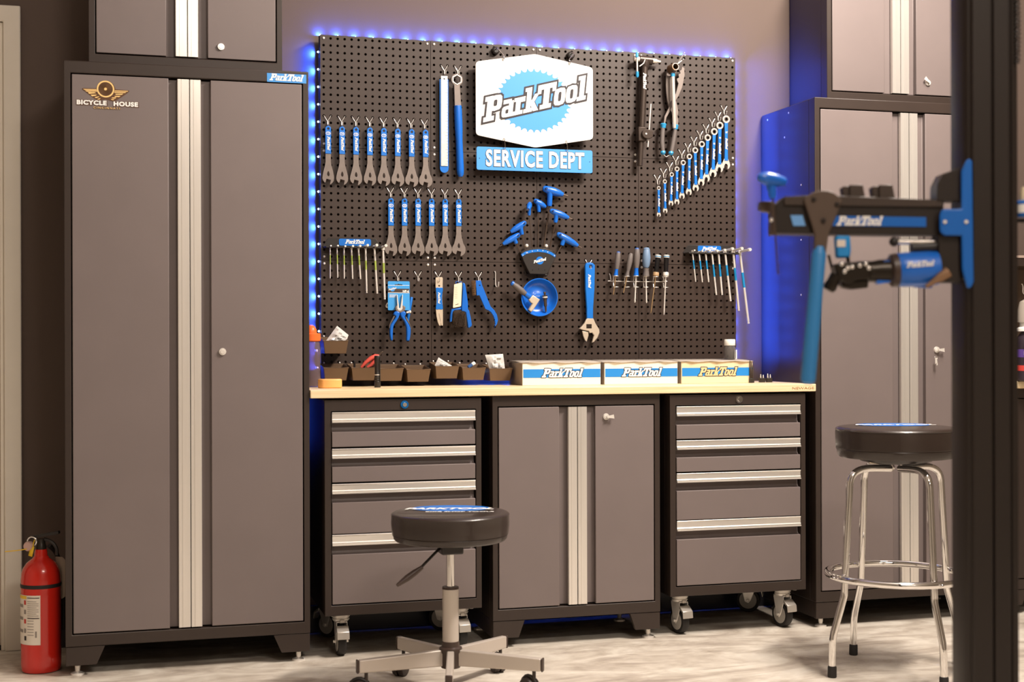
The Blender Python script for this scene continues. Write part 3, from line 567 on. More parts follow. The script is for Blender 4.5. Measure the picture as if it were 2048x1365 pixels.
# ------------------------------------------------------------------ screwdriver rack
q0, q1 = P3(f, 120, 550, -.004), P3(f, 815, 645, -.032)
t = thing('wire_rack', 'white wire rack with rings holding six screwdrivers', 'rack', ((q0.x+q1.x)/2, 0, q1.z))
zr = P3(f, 130, 635, -.03).z
MB().tube([(q0.x, -.0004, q0.z), (q0.x, -.006, q0.z), (q0.x+.002, -.012, zr+.004), (q0.x+.006, -.014, zr), (q1.x-.003, -.014, zr), (q1.x, -.014, zr+.006), (q1.x, -.0004, zr+.02)], .0016, 8, sub=3).build('rail', WIRE, t)
SD = [(230, 275, 195, 570, 165, 805, 34, 0), (385, 295, 335, 575, 290, 785, 34, 1), (460, 230, 447, 570, 432, 905, 40, 0), (578, 225, 570, 575, 577, 910, 52, 2), (722, 310, 690, 580, 630, 1035, 38, 3), (825, 310, 815, 580, 793, 1055, 38, 3)]
SL = ['short screwdriver, grey grip and blue collar, leftmost in the wire rack', 'short all-grey screwdriver leaning in the wire rack', 'long screwdriver with grey grip and blue collar, third in the wire rack', 'screwdriver with fat pale blue-grey ribbed handle in the wire rack', 'leaning driver with black handle and bronze-toned blade in the wire rack', 'upright driver with black handle and silver caps, rightmost in the wire rack']
BG = M('blue_grey_grip', (110, 135, 165), .5); GOLD = M('bronze_blade', (196, 166, 126), .35, .8); BLKH = M('gloss_black_handle', (26, 24, 24), .25)
for i, (hx0, hy0, hx1, hy1, tx, ty, wd, kd) in enumerate(SD):
    a, b, c = P3(f, hx0, hy0, -.034), P3(f, hx1, hy1, -.034), P3(f, tx, ty, -.034); r = wd/6.203/515*1.0
    for zz, yy in ((b.z-.001, -.034), (P3(f, 200, 710, -.034).z, -.034)):
        MB().tube([(b.x+.0105*math.cos(k*math.pi/8), yy+.0105*math.sin(k*math.pi/8), zz) for k in range(16)], .001, 6, True).build('ring', WIRE, t)
    MB().tube([(b.x-.004, -.0235, b.z-.001), (b.x-.003, -.014, zr), (b.x-.004, -.0235, P3(f, 200, 710, -.034).z)], .001, 6).build('ring_stay', WIRE, t)
    s = thing('screwdriver', SL[i], 'screwdriver', c, 'screwdrivers in the wire rack')
    gm = [GRIP, GRIP, GRIP, BG, BLKH][kd if kd < 3 else 4] if kd != 2 else BG
    if kd == 3:
        MB().rev(a, b, [(.12, r*.82), (.82, r*.72)], 18).build('handle', BLKH, s)
        MB().rev(a, b, [(0, r*.7), (.03, r), (.14, r*.95)], 18).build('end_cap', STEEL, s)
        MB().rev(a, b, [(.07, r*1.02), (.1, r*1.02)], 18).build('cap_ring', CYAN, s)
        MB().rev(a, b, [(.8, r*.85), (.84, r), (.96, r), (1, r*.6)], 18).build('collar', STEEL if i == 5 else M('tan_collar', (170, 140, 105), .45), s)
    else:
        pf = [(0, r*.55), (.04, r*.78), (.3, r), (.55, r*.92), (.72, r*.7)] if kd != 2 else [(0, r*.5), (.05, r*.75), (.35, r), (.6, r*.85), (.7, r*.55)]
        MB().rev(a, b, pf, 18).build('handle', gm, s)
        MB().rev(a, b, [(-.012, r*.5), (.02, r*.66), (.045, r*.8)], 18).build('end_cap', BLUEP if kd == 0 else gm, s)
        MB().rev(a, b, [(.72, r*.68), (.78, r*.6), (.97, r*.78), (1, r*.8)], 18).build('collar', BLUEP if kd == 0 else GRIP, s)
    MB().rev(b, c, [(0, .0026), (.9, .0026), (.94, .0036 if i in (2, 3) else .0024), (1, .0014)], 10).build('blade', GOLD if i in (0, 1, 4) else STEEL, s)
# ------------------------------------------------------------------ P-handle hex keys in a fan holder
f = zm(940, 340, 3.793)
fp = [(385, 625), (418, 607), (460, 596), (520, 590), (575, 596), (620, 612), (657, 640), (640, 690), (585, 792), (455, 790), (405, 690)]
fp = [tuple(P3(f, x, y, -.03).xz) for x, y in fp]
hc = P3(f, 520, 700, -.03); t = thing('fan_holder', 'black fan-shaped holder for the blue P-handle keys', 'holder', (hc.x, 0, fp[8][1]))
put('fan_body', plate([fp], -.03, .029, .002), BPL, t)
bd = [(388, 640), (420, 620), (462, 608), (520, 602), (575, 608), (618, 624), (652, 648), (645, 664), (612, 642), (572, 628), (520, 622), (464, 628), (425, 639), (396, 658)]
put('number_band', plate([[tuple(P3(f, x, y, -.031).xz) for x, y in bd]], -.0308, .0006), BLUE, t)
for i, (n, (x, y)) in enumerate(zip(('2', '2.5', '3', '4', '5', '6', '8'), ((402, 647), (432, 629), (472, 618), (513, 612), (553, 613), (590, 623), (640, 651)))): q = P3(f, x, y, -.031); put('number', text(n, .0062, q.x, q.z, -.0312, .02), WHITE, t)
lc = P3(f, 530, 688, -.031); put('round_print', plate([arc(lc.x, lc.z, .0148, 0, 350, 24)], -.0308, .0006), BLUE, t)
mark(t, lc.x, lc.z, -.0314, .052, WHITE, INK, rot=R(14))
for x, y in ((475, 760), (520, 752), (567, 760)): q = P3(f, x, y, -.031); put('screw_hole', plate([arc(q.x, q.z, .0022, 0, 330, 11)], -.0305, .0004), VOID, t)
for x, y in ((430, 576), (578, 578)): q = P3(f, x, y, -.02); MB().ball(tuple(q), .0072, 12).build('mounting_screw', M('nickel_screw', (1, 1, 1)), t)
for x, y in ((427, 780), (578, 782)): q = P3(f, x, y, -.004); MB().tube([(q.x+.008*math.cos(k*math.pi/6), -.004, q.z+.008*math.sin(k*math.pi/6)) for k in range(12)], .0018, 6, True).build('mounting_loop', BPL, t)
PH = [((250, 565), (375, 488), (352, 560), (388, 612), 1.0, 'lowest left'), ((308, 472), (420, 398), (395, 492), (418, 585), 1.0, 'upper left'), ((425, 305), (457, 252), (448, 345), (474, 592), .85, 'small end-on'), ((487, 230), (575, 282), (523, 320), (513, 592), .95, 'middle upright'), ((556, 140), (706, 188), (603, 275), (556, 592), 1.3, 'largest and topmost'), ((610, 308), (748, 364), (648, 400), (597, 596), 1.05, 'upper right'), ((664, 485), (818, 576), (696, 573), (645, 640), 1.1, 'lowest right')]
HEXM = M('dark_hex_shaft', (92, 78, 68), .4, .5)
for i, (a, b, c, e, k, nm) in enumerate(PH):
    y = -.017-.006*(i % 3); k *= 1.22; a, b, c, e = [P3(f, *w_, yy) for w_, yy in zip((a, b, c, e), (y, y, y, y) if i != 5 else (-.05, -.05, -.05, -.02))]
    s = thing('p_handle_key', nm+' blue P-handle hex key in the fan holder', 'hex key', e, 'blue P-handle keys')
    head, tail = (b, a) if i < 2 else (a, b)     # tail carries the bare hex tip
    if i == 2: head, tail = b+Vector((0, .004, 0)), a+Vector((0, -.03, 0))
    dv = (tail-head)
    MB().rev(head-dv*.03, tail, [(0, .0035*k), (.06, .0068*k), (.2, .0085*k), (.5, .0100*k), (.8, .0082*k), (.95, .0055*k), (1, .0048*k)], 18).rev(c, head.lerp(tail, .34), [(0, .0052*k), (.2, .0062*k), (.6, .0062*k), (1, .009*k)], 16).build('handle', BLUEP, s)
    MB().cyl(head+dv*.1+Vector((0, .012*k, 0)), head+dv*.1+Vector((0, -.012*k, 0)), .0026*k, n=10).build('hang_hole', M('hole_shadow_blue', (14, 50, 110), .6), s)
    MB().cyl(c, e-Vector((0, 0, .012)), .0011+.0017*(k/1.22-.75)*2.2, n=6).build('shaft', HEXM, s)
    MB().cyl(tail-dv*.02, tail+dv.normalized()*.012*k, .0010+.0022*(k/1.22-.7)*1.6, n=6).build('tip', HEXM, s)
# ------------------------------------------------------------------ magnetic bowl and what lies in it
bc = P3(f, 520, 968, -.02); rb = 147/3.793/545*1.0; 
t = thing('magnetic_bowl', 'round blue metal bowl stuck to the pegboard below the fan holder', 'bowl', (bc.x, 0, bc.z-rb))
MB().rev((bc.x, -.0005, bc.z), (bc.x, -.034, bc.z), [(0, .0), (0, rb*.74), (.12, rb*.78), (.8, rb*.94), (.86, rb), (1, rb), (1, rb*.96), (.9, rb*.93), (.55, rb*.86), (.3, rb*.76), (.2, rb*.6), (.18, rb*.34), (.24, rb*.3), (.24, 0)], 44, False).build('bowl_shell', BLUEP, t)
put('dotted_print', text('. . . . . . .', .012, bc.x, bc.z+.008, -.0098, .01, space=.7), WHITE, t)
t = thing('torque_driver', 'grey and blue gripped driver with an angled silver head lying in the blue bowl', 'driver', (bc.x, -.04, bc.z))
a, b, c = P3(f, 322, 862, -.04), P3(f, 420, 942, -.038), P3(f, 455, 966, -.036)
MB().rev(a, b, [(.03, .0075), (.3, .0115), (.7, .0118), (1, .009)], 18).build('grip', GRIP, t)
MB().rev(a, b, [(-.09, .005), (-.07, .0082), (.05, .0092)], 18).build('end_cap', BLUEP, t)
MB().rev(b, c, [(0, .0098), (.6, .0105), (1, .010)], 18).build('collar', BLUEP, t)
ALS = M('cast_aluminium', (214, 200, 180), .42, .5)
h = [(440, 985), (475, 950), (528, 985), (505, 1022), (478, 1062), (462, 1080), (440, 1060), (470, 1015), (458, 1008)]
put('angled_head', plate([[tuple(P3(f, x, y, -.036).xz) for x, y in h]], -.043, .016, .003), ALS, t)
t = thing('chain_pin_tool', 'dark stubby stepped metal tool standing in the blue bowl', 'tool', (bc.x+.02, -.03, bc.z-.03))
a, b = P3(f, 566, 925, -.026), P3(f, 576, 1080, -.026)
DKM = M('dark_turned_metal', (92, 80, 72), .35, .7)
MB().rev(a, b, [(0, .0045), (.08, .0055), (.1, .004), (.16, .004), (.18, .0098), (.36, .0098), (.38, .007), (.44, .007), (.46, .0062), (.7, .0062), (.72, .0045), (.95, .0035), (1, .002)], 18).build('turned_body', DKM, t)
MB().rev(a, b, [(.24, .0101), (.3, .0101)], 18).build('bright_band', STEEL, t)
# ------------------------------------------------------------------ adjustable wrench
lab = 'large adjustable wrench with blue dipped handle hanging jaw down'
t = thing('adjustable_wrench', lab, 'wrench', P3(f, 905, 1310, -.02))
def pf(L, y): return [tuple(P3(f, a, b, y).xz) for a, b in L]
hole = P3(f, 912, 735, -.022)
s = put('sleeve', plate([pf([(871, 725), (880, 708), (905, 702), (930, 708), (945, 725), (942, 900), (932, 1050), (932, 1130), (882, 1130), (882, 1050), (872, 900)], -.022), arc(hole.x, hole.z, .0062, 0, 330, 11)], -.028, .014, .003), BLUE, t)
q = P3(f, 906, 845, -.028); mark(s, q.x, q.z, -.0284, .052, WHITE, None, vertical=True)
put('fixed_jaw', plate([pf([(884, 1125), (932, 1125), (950, 1165), (978, 1210), (981, 1235), (965, 1275), (938, 1308), (922, 1312), (930, 1282), (938, 1255), (925, 1238), (905, 1240), (898, 1225), (850, 1215), (826, 1205), (845, 1190), (868, 1160)], -.022)], -.027, .012, .0025), ALS, t)
put('movable_jaw', plate([pf([(850, 1222), (895, 1232), (898, 1255), (888, 1290), (884, 1306), (872, 1296), (858, 1262)], -.022)], -.0255, .009, .0015), ALS, t)
q = P3(f, 903, 1187, -.027); k = MB()
for i in range(5): k.cyl((q.x-.0085+i*.0042, -.0275, q.z-.0065), (q.x-.0075+i*.0042, -.0275, q.z+.0065), .0016, n=8)
k.build('adjusting_worm', DKM, t)['kind'] = 'stuff'
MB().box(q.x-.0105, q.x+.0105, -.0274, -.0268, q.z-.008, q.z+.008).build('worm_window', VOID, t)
ph(lab, 1177, 518)
# ------------------------------------------------------------------ carded pliers and what hangs behind them
f = zm(760, 540, 8.53)
lab = 'needle-nose pliers with blue handles on a blue retail card'
t = thing('carded_pliers', lab, 'pliers', P3(f, 340, 1205, -.03))
c0, c1 = P3(f, 135, 690, -.024), P3(f, 505, 197, -.024)
cd = put('card', plate([rrect(c0.x, c1.x, c0.z, c1.z, .004), pf([(250, 250), (300, 248), (315, 238), (332, 248), (382, 250), (382, 270), (250, 270)], -.024)[::-1]], -.025, .0012), M('blue_card', (60, 155, 228), .5), t)
a, b = P3(f, 135, 390, -.025), P3(f, 505, 268, -.025); MB().box(a.x+.0004, b.x-.0012, -.0254, -.0251, a.z, b.z-.012).build('dark_band', M('dark_card_band', (70, 55, 48), .5), cd)
MB().box(a.x+.0004, b.x-.0012, -.0254, -.0251, b.z-.0006, b.z+.0008).build('white_line', WHITE, cd); MB().box(a.x+.0004, b.x-.0012, -.0256, -.0251, a.z-.001, a.z+.0006).build('white_line', WHITE, cd)
q = P3(f, 212, 325, -.025); put('round_print', plate([arc(q.x, q.z, .0095, 0, 350, 20)], -.0257, .0003), SIGNB, cd); mark(cd, q.x, q.z, -.0259, .03, WHITE, None, rot=R(14))
q = P3(f, 440, 368, -.025); put('model_print', text('NP-6', .011, q.x, q.z, -.0257, .04), WHITE, cd)
tx = MB()
for i in range(4): q = P3(f, 158, 422+i*14, -.025); tx.box(q.x, q.x+.028-.003*(i % 2), -.0256, -.0252, q.z-.0011, q.z)
tx.build('small_print', WHITE, cd)['kind'] = 'stuff'
put('jaw', plate([pf([(283, 425), (296, 425), (306, 520), (318, 595), (322, 655), (345, 655), (352, 600), (360, 540), (378, 425), (388, 425), (384, 610), (395, 660), (385, 720), (340, 735), (300, 720), (285, 660), (290, 610)], -.03)], -.034, .007, .001), STEEL, t)
put('joint', plate([pf([(255, 640), (275, 612), (295, 615), (292, 660), (318, 690), (340, 695), (362, 690), (386, 660), (382, 612), (405, 612), (432, 640), (420, 690), (385, 722), (340, 735), (295, 722), (262, 690)], -.03)], -.0355, .009, .0015), TOOL, t)
hl = [(330, 725), (262, 708), (222, 760), (258, 790), (250, 830), (200, 900), (165, 970), (160, 1090), (175, 1195), (195, 1212), (212, 1195), (215, 1085), (228, 960), (290, 860), (325, 790)]
h2 = [(345, 735), (415, 708), (440, 760), (420, 800), (440, 850), (490, 930), (518, 1010), (516, 1110), (498, 1205), (475, 1218), (445, 1205), (448, 1100), (440, 970), (400, 870), (352, 800)]
for L in (hl, h2): put('handle', plate([smooth2(pf(L, -.03), 3)], -.0375, .016, .004), BLUEP, t)
put('grip_inlay', plate([smooth2(pf([(248, 795), (225, 850), (178, 930), (158, 1010), (152, 950), (185, 870), (228, 790)], -.03), 3)], -.0365, .012, .002), GRIP, t)
put('grip_inlay', plate([smooth2(pf([(425, 800), (445, 860), (500, 950), (520, 1020), (528, 990), (500, 910), (452, 815)], -.03), 3)], -.0365, .012, .002), GRIP, t)
ph(lab, 794, 546)
a, b = P3(f, 538, 465, -.012), P3(f, 470, 880, -.012)
t = thing('blue_rod_tool', 'slim blue rod tool half hidden behind the blue retail card', 'tool', b)
MB().rev(a, b, [(0, .0042), (.03, .0055), (.5, .0055), (.97, .0055), (1, .004)], 14).build('rod', BLUE, t)
q = P3(f, 480, 722, -.016); MB().cyl((q.x-.007, -.016, q.z-.001), (q.x+.006, -.016, q.z+.001), .0045, n=14).ball((q.x+.006, -.016, q.z+.001), .006, 12).build('clamp_screw', STEEL, t)
q = P3(f, 118, 610, -.012); MB().tube([(q.x+.012, -.012, q.z+.012), (q.x+.003, -.012, q.z+.008), (q.x-.002, -.012, q.z-.004), (q.x+.012, -.012, q.z-.006)], .0035, 8, sub=4).build('bent_end', STEEL, t)
hook(*snap(at(835, 546, 0).x, at(835, 546, 0).z), 'empty wire hook beside the blue retail card')
# ------------------------------------------------------------------ spoke/file tool, brushes, empty hook
f = zm(860, 540, 9.747)
lab = 'flat silver and blue brake rotor truing fork'
t = thing('truing_fork', lab, 'tool', P3(f, 215, 1090, -.02))
q = P3(f, 177, 313, -.02)
put('blade', plate([pf([(118, 148), (235, 145), (248, 165), (246, 355), (236, 560), (250, 770), (252, 1088), (222, 1088), (195, 985), (168, 850), (178, 850), (208, 1000), (212, 1088), (180, 1090), (150, 1020), (125, 900), (112, 770), (122, 560), (108, 355), (108, 165)], -.02), arc(q.x, q.z, .0034, 0, 330, 11)], -.021, .003, .0004), ALS, t)
s = put('grip', plate([smooth2(pf([(112, 352), (180, 352), (248, 352), (240, 450), (232, 560), (240, 670), (250, 770), (180, 770), (110, 770), (122, 670), (126, 560), (120, 450)], -.02), 2)], -.0225, .006, .001), BLUE, t)
q = P3(f, 175, 550, -.022); mark(s, q.x, q.z, -.0229, .042, WHITE, None, vertical=True)
ph(lab, 877, 547)
BRI = M('dark_bristle', (58, 44, 32), .85); BRI2 = M('brown_bristle', (112, 84, 58), .8)
lab = 'blue two-legged frame cleaning brush with a cream paper tag'
t = thing('fork_brush', lab, 'brush', P3(f, 600, 1120, -.03))
put('handle', plate([smooth2(pf([(630, 262), (670, 265), (690, 330), (735, 640), (735, 770), (760, 800), (812, 1060), (790, 1110), (735, 1125), (690, 830), (610, 810), (615, 620), (628, 400)], -.03), 2)], -.036, .016, .003), BLUEP, t)
put('second_leg', plate([pf([(420, 760), (600, 735), (605, 775), (470, 790), (440, 830), (425, 1010), (385, 1020), (395, 880)], -.03)], -.034, .014, .002), BLUEP, t)
put('tag', plate([pf([(470, 285), (615, 248), (625, 270), (605, 700), (590, 715), (455, 742), (448, 730)], -.038), pf([(490, 680), (555, 660), (558, 672), (492, 690)], -.038)[::-1]], -.0385, .0008), M('cream_tag', (236, 222, 196), .6), t)
tx = MB()
for i in range(7):
    q = P3(f, 478, 345+i*35, -.039); tx.bar((q.x, -.0389, q.z), (q.x+.0115, -.0389, q.z+.0014), .0003, .0007)
tx.build('tag_print', M('grey_print', (150, 140, 125), .6), t)['kind'] = 'stuff'
MB().tube([tuple(P3(f, x, y, -.037)) for x, y in ((575, 270), (540, 225), (500, 245), (540, 290), (590, 240), (625, 240))], .0012, 6, sub=5).build('tag_string', BLUEP, t)
bb = MB(); rr = random.Random(3)
for i in range(420):
    x, y = rr.uniform(445, 690), rr.uniform(800, 1090)
    if x < 450+max(0, (y-980))*-.2: continue
    p = P3(f, x, y, -.033); q = p+Vector((rr.uniform(-.006, .002), rr.uniform(-.014, -.008), rr.uniform(-.012, .001))); bb.add([p+Vector((-.0004, 0, 0)), p+Vector((.0004, 0, 0)), q+Vector((.0002, 0, 0)), q+Vector((0, -.0003, 0))], [(0, 1, 2), (0, 2, 3)])
for i in range(120):
    x, y = rr.uniform(400, 540), rr.uniform(1050, 1110); p = P3(f, x, y, -.036); q = p+Vector((rr.uniform(-.004, .004), rr.uniform(-.006, 0), rr.uniform(-.01, .002))); bb.add([p+Vector((-.0004, 0, 0)), p+Vector((.0004, 0, 0)), q+Vector((.0003, 0, 0))], [(0, 1, 2)])
b_ = bb.build('bristles', BRI, t); b_['kind'] = 'stuff'
put('bristle_block', plate([smooth2(pf([(460, 800), (600, 790), (690, 830), (715, 1090), (600, 1120), (460, 1090), (435, 1000)], -.03), 2)], -.034, .01, .003), BRI, t)
ph(lab, 916, 548)
lab = 'blue gear cleaning brush with curved saw-tooth scraper tail'
t = thing('gear_brush', lab, 'brush', P3(f, 1250, 1130, -.025))
teeth = []
A_ = [(1080, 770), (1130, 790), (1175, 830), (1215, 890), (1240, 960), (1250, 1040), (1235, 1110)]
for i in range(len(A_)-1):
    for k in (0, .5):
        x = A_[i][0]+(A_[i+1][0]-A_[i][0])*k; y = A_[i][1]+(A_[i+1][1]-A_[i][1])*k; teeth += [(x, y), (x+16, y+2), (x+20, y+22)]
q = P3(f, 962, 308, -.025)
put('handle', plate([pf([(885, 212), (985, 205), (1005, 285), (1060, 420), (1130, 600), (1175, 715), (1250, 790), (1300, 880), (1320, 980), (1300, 1060), (1250, 1130)]+teeth[::-1]+[(1070, 760), (960, 500), (905, 502)], -.025), arc(q.x, q.z, .0026, 0, 330, 11)], -.03, .009, .0012), BLUEP, t)
bb = MB()
for i in range(260):
    y = rr.uniform(222, 495); p = P3(f, 888, y, -.026)+Vector((0, rr.uniform(-.006, .006), 0)); q = p+Vector((-.0155+rr.uniform(-.004, .001)+(y-222)*-.0 + .006*(y-222)/273, rr.uniform(-.006, .002), rr.uniform(-.003, .004)))
    bb.add([p+Vector((0, 0, .0005)), p+Vector((0, 0, -.0005)), q+Vector((0, 0, -.0003)), q+Vector((0, -.0003, .0002))], [(0, 1, 2), (0, 2, 3)])
bb.build('bristles', BRI2, t)['kind'] = 'stuff'
ph(lab, 955, 549)
q = [P3(f, x, y, yy) for x, y, yy in ((1262, 32, .004), (1264, 36, -.003), (1275, 70, -.004), (1275, 200, -.004), (1280, 300, -.008), (1300, 335, -.016), (1325, 335, -.026), (1335, 300, -.032), (1340, 232, -.034))]
tag(MB().tube([tuple(p) for p in q], .0019, 8, sub=3).build('wire_hook', WIRE), 'empty single J-shaped wire hook right of the gear brush', 'hook')
# ------------------------------------------------------------------ tube clamp tool, big pliers, socket handle (right of the sign)
f = zm(1240, 80, 3.7917)
GM = M('gunmetal', (74, 64, 58), .35, .55); CYG = M('blue_vinyl_tip', (50, 150, 205), .35)
lab = 'long black tubular shaping jig with T-shaped head and side clamp knob'
t = thing('jig_tool', lab, 'tool', P3(f, 150, 955, -.03))
a, b, c = P3(f, 188, 200, -.03), P3(f, 165, 660, -.03), P3(f, 151, 955, -.03)
MB().cyl(a, b, .0128, .0128, 20).build('upper_tube', GM, t); MB().cyl(b, c, .0102, .0102, 18).build('lower_tube', GM, t)
q = P3(f, 166, 300, -.043); mark(t, P3(f, 187, 312, -.0435).x, P3(f, 187, 312, -.0435).z, -.0435, .062, WHITE, None, vertical=True)
a1, b1 = P3(f, 145, 148, -.03), P3(f, 242, 158, -.03)
MB().cyl(a1, b1, .0165, .0165, 20).rev(P3(f, 194, 150, -.03), P3(f, 190, 212, -.03), [(0, .016), (.5, .0165), (1, .0125)], 18).build('t_head', GM, t, ang=50)
MB().rev(P3(f, 240, 157, -.03), P3(f, 307, 166, -.03), [(0, .0085), (.1, .0095), (.55, .0088), (.6, .006), (1, .0045)], 14).build('spindle', BRIGHT, t)
MB().rev(P3(f, 105, 140, -.034), P3(f, 150, 148, -.034), [(0, .0085), (.2, .0105), (.8, .0105), (1, .0085)], 14).build('clamp_nut', BRIGHT, t)
lv = MB().cyl(P3(f, 128, 110, -.045), P3(f, 131, 270, -.045), .0036, n=10).build('lever', BRIGHT, t)
MB().rev(P3(f, 128, 96, -.045), P3(f, 128, 132, -.045), [(0, .0035), (.2, .0055), (1, .0055)], 12).build('lever_tip', CYG, lv); MB().rev(P3(f, 131, 240, -.045), P3(f, 131, 284, -.045), [(0, .0055), (.75, .0062), (1, .0035)], 12).build('lever_tip', CYG, lv)
MB().tube([tuple(P3(f, x, y, -.048)) for x, y in ((190, 148), (180, 175), (165, 188), (148, 200))], .0022, 8).build('spring_wire', STEEL, t)
q0, q1 = P3(f, 128, 662, -.03), P3(f, 192, 772, -.03)
MB().box(q0.x, q1.x, -.048, -.014, q1.z, q0.z).build('slide_block', GM, t, bevel=.003)
put('knob', plate([smooth2(pf([(168, 690), (195, 678), (235, 690), (248, 712), (240, 742), (210, 752), (175, 740), (163, 715)], -.05), 2)], -.058, .012, .002), GM, t)
q = P3(f, 198, 712, -.058); MB().cyl((q.x, -.0578, q.z), (q.x, -.0605, q.z), .0042, .0035, 12).build('knob_bolt', STEEL, t)
MB().cyl(P3(f, 234, 485, -.045), P3(f, 211, 812, -.045), .0027, n=10).build('sliding_pin', STEEL, t)
hook(*snap(at(1283, 140, 0).x, at(1283, 140, 0).z), 'wire hook that holds the long black shaping jig')
lab = 'big grey chainring pliers with toothed jaw and grey and blue grips'
t = thing('chain_whip_pliers', lab, 'pliers', P3(f, 360, 880, -.03))
put('jaw', plate([smooth2(pf([(372, 190), (352, 240), (346, 340), (352, 430), (365, 500), (385, 545), (410, 575), (432, 580), (440, 540), (425, 470), (410, 430), (395, 330), (390, 240), (385, 195)], -.024), 2)], -.028, .009, .0015), TOOL, t)
put('toothed_jaw', plate([pf([(468, 205), (485, 212), (488, 270), (470, 360), (440, 430), (400, 490), (375, 545), (350, 590), (340, 640), (328, 640), (335, 580), (365, 520), (385, 470), (420, 410), (440, 330), (430, 310), (428, 295), (445, 285), (440, 262), (455, 255), (450, 235), (462, 228)], -.03)], -.034, .007, .001), TOOL, t)
put('shank', plate([pf([(405, 560), (432, 560), (440, 610), (440, 660), (420, 660), (412, 600)], -.026)], -.029, .007, .001), TOOL, t)
for L in ([(328, 645), (322, 700), (318, 780), (326, 858)], [(420, 655), (412, 720), (400, 790), (386, 862)]):
    P_ = [P3(f, x, y, -.031) for x, y in L]
    s = MB().tube(P_, [.0075, .0085, .0088, .0078], 14, sub=1).build('grip', GRIP, t)
    MB().rev(P_[0]+Vector((0, 0, .006)), P_[0]-Vector((0, 0, .012)), [(0, .009), (.2, .0125), (.5, .0105), (1, .0088)], 14).build('grip_collar', CYG, s)
    MB().rev(P_[3]+Vector((0, 0, .008)), P_[3]-Vector((0, 0, .006)), [(0, .0085), (.5, .0108), (1, .006)], 14).build('grip_end', CYG, s)
MB().tube([tuple(P3(f, x, y, -.03)) for x, y in ((330, 868), (345, 884), (352, 886), (380, 872))], .0012, 6).build('spring_clip', STEEL, t)
lab = 'socket wrench with splined ring head and polished steel handle in front of the grey pliers'
t = thing('socket_handle', lab, 'wrench', P3(f, 412, 670, -.05))
MB().rev(P3(f, 400, 250, -.05), P3(f, 412, 670, -.05), [(0, .0072), (.98, .0072), (1, .006)], 16).build('handle', BRIGHT, t)
MB().rev(P3(f, 400, 252, -.05), P3(f, 401, 278, -.05), [(0, .0078), (1, .0078)], 16).build('blue_sleeve', CYG, t)
q = P3(f, 418, 204, -.066); p0 = P3(f, 382, 225, -.03)
MB().rev((p0.x, -.035, p0.z), (q.x, -.07, q.z), [(0, .018), (.3, .0175), (.95, .0155), (1, .0145), (1, .0105), (.5, .0105)], 24, False).build('ring_head', M('bronzed_steel', (130, 104, 82), .4, .7), t)
MB().tube([(q.x+.0125*math.cos(k*math.pi/12), -.0705, q.z+.0125*math.sin(k*math.pi/12)) for k in range(24)], .0013, 6, True).build('splined_rim', STEEL, t)
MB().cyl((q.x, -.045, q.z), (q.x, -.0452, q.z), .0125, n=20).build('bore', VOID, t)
a, b = P3(f, 488, 97, -.075), P3(f, 418, 190, -.045)
tag(MB().tube([(at(1368, 118, 0).x, .003, at(1368, 118, 0).z), (b.x+.004, -.006, b.z-.004), (b.x+.006, -.04, b.z-.002), tuple(a)], .0017, 8).ball(tuple(a), .0026, 10).build('straight_peg', STEEL), 'straight peg with ball end above the socket wrench', 'peg')
# ------------------------------------------------------------------ on and over the worktop
WT = .8994
def atz(u, v, z): d = ray(u, v); return CAMP+d*((z-CAMP.z)/d.z)
f = zm(600, 630, 4.4522)
BINM = M('black_bin_plastic', (104, 82, 62), .45, bump=.05)
def bin_(label, cx, zt, zback):
    yf, yb = -.118, -.010; t = thing('parts_bin', label, 'bin', (cx, yb, zt-.05), 'small black parts bins')
    w1, w0, h = .0435, .0375, .044; e = .0022
    def ring(wt, wb_, inset, z_off): 
        top = [(cx-w1+inset, yf+inset, zt), (cx+w1-inset, yf+inset, zt), (cx+w1-inset, yb-inset, zback), (cx-w1+inset, yb-inset, zback)]
        bot = [(cx-w0+inset, yf+.012+inset, zt-h+z_off), (cx+w0-inset, yf+.012+inset, zt-h+z_off), (cx+w0-inset, yb-inset, zt-h+z_off), (cx-w0+inset, yb-inset, zt-h+z_off)]
        return top, bot
    T, B = ring(0, 0, 0, 0); t2, b2 = ring(0, 0, e, e)
    v = T+B+t2+b2; f_ = [(4, 5, 6, 7), (15, 14, 13, 12)]
    for k in range(4): n = (k+1) % 4; f_ += [(k, n, 4+n, 4+k), (8+k, 12+k, 12+n, 8+n), (k, 8+k, 8+n, n)]
    MB().add(v, f_).build('tub', BINM, t, bevel=.0008)
    rp = [Vector(p) for p in T]; rp = [p+Vector((0, 0, .0005)) for p in rp]
    MB().tube([rp[0], rp[1], rp[2], rp[3]], .0019, 6, True).build('rim', BINM, t)
    for s in (-1, 1): MB().cyl((cx+s*.028, .002, zback+.006), (cx+s*.028, -.008, zback+.006), .002, n=8).ball((cx+s*.028, -.009, zback+.005), .0036, 10).build('peg', STEEL, t)
    return t
BX = [(322, 475), (570, 475), (815, 480), (1057, 488), (1312, 460), (1550, 475), (1790, 481)]
BL = ['parts bin behind the orange block, leftmost of the lower row', 'parts bin holding red-handled snips', 'empty parts bin right of the upright flashlight', 'empty parts bin in the middle of the lower row', 'parts bin holding one folded clear bag', 'parts bin holding a small blue and white packet', 'parts bin with an upright clear bag beside the cartons']
bins = []
for (x, y), l in zip(BX, BL):
    q = P3(f, x, y, -.118); bins.append(q); bin_(l, q.x, q.z, q.z+.012)
qu = P3(f, 320, 234, -.118); bin_('single parts bin mounted higher up, holding a clear bag', qu.x, qu.z, qu.z+.012)
CLEAR = M('clear_plastic_bag', (246, 244, 240), .14, trans=.25, ior=1.2, alpha=.85, var=.08, scale=60)
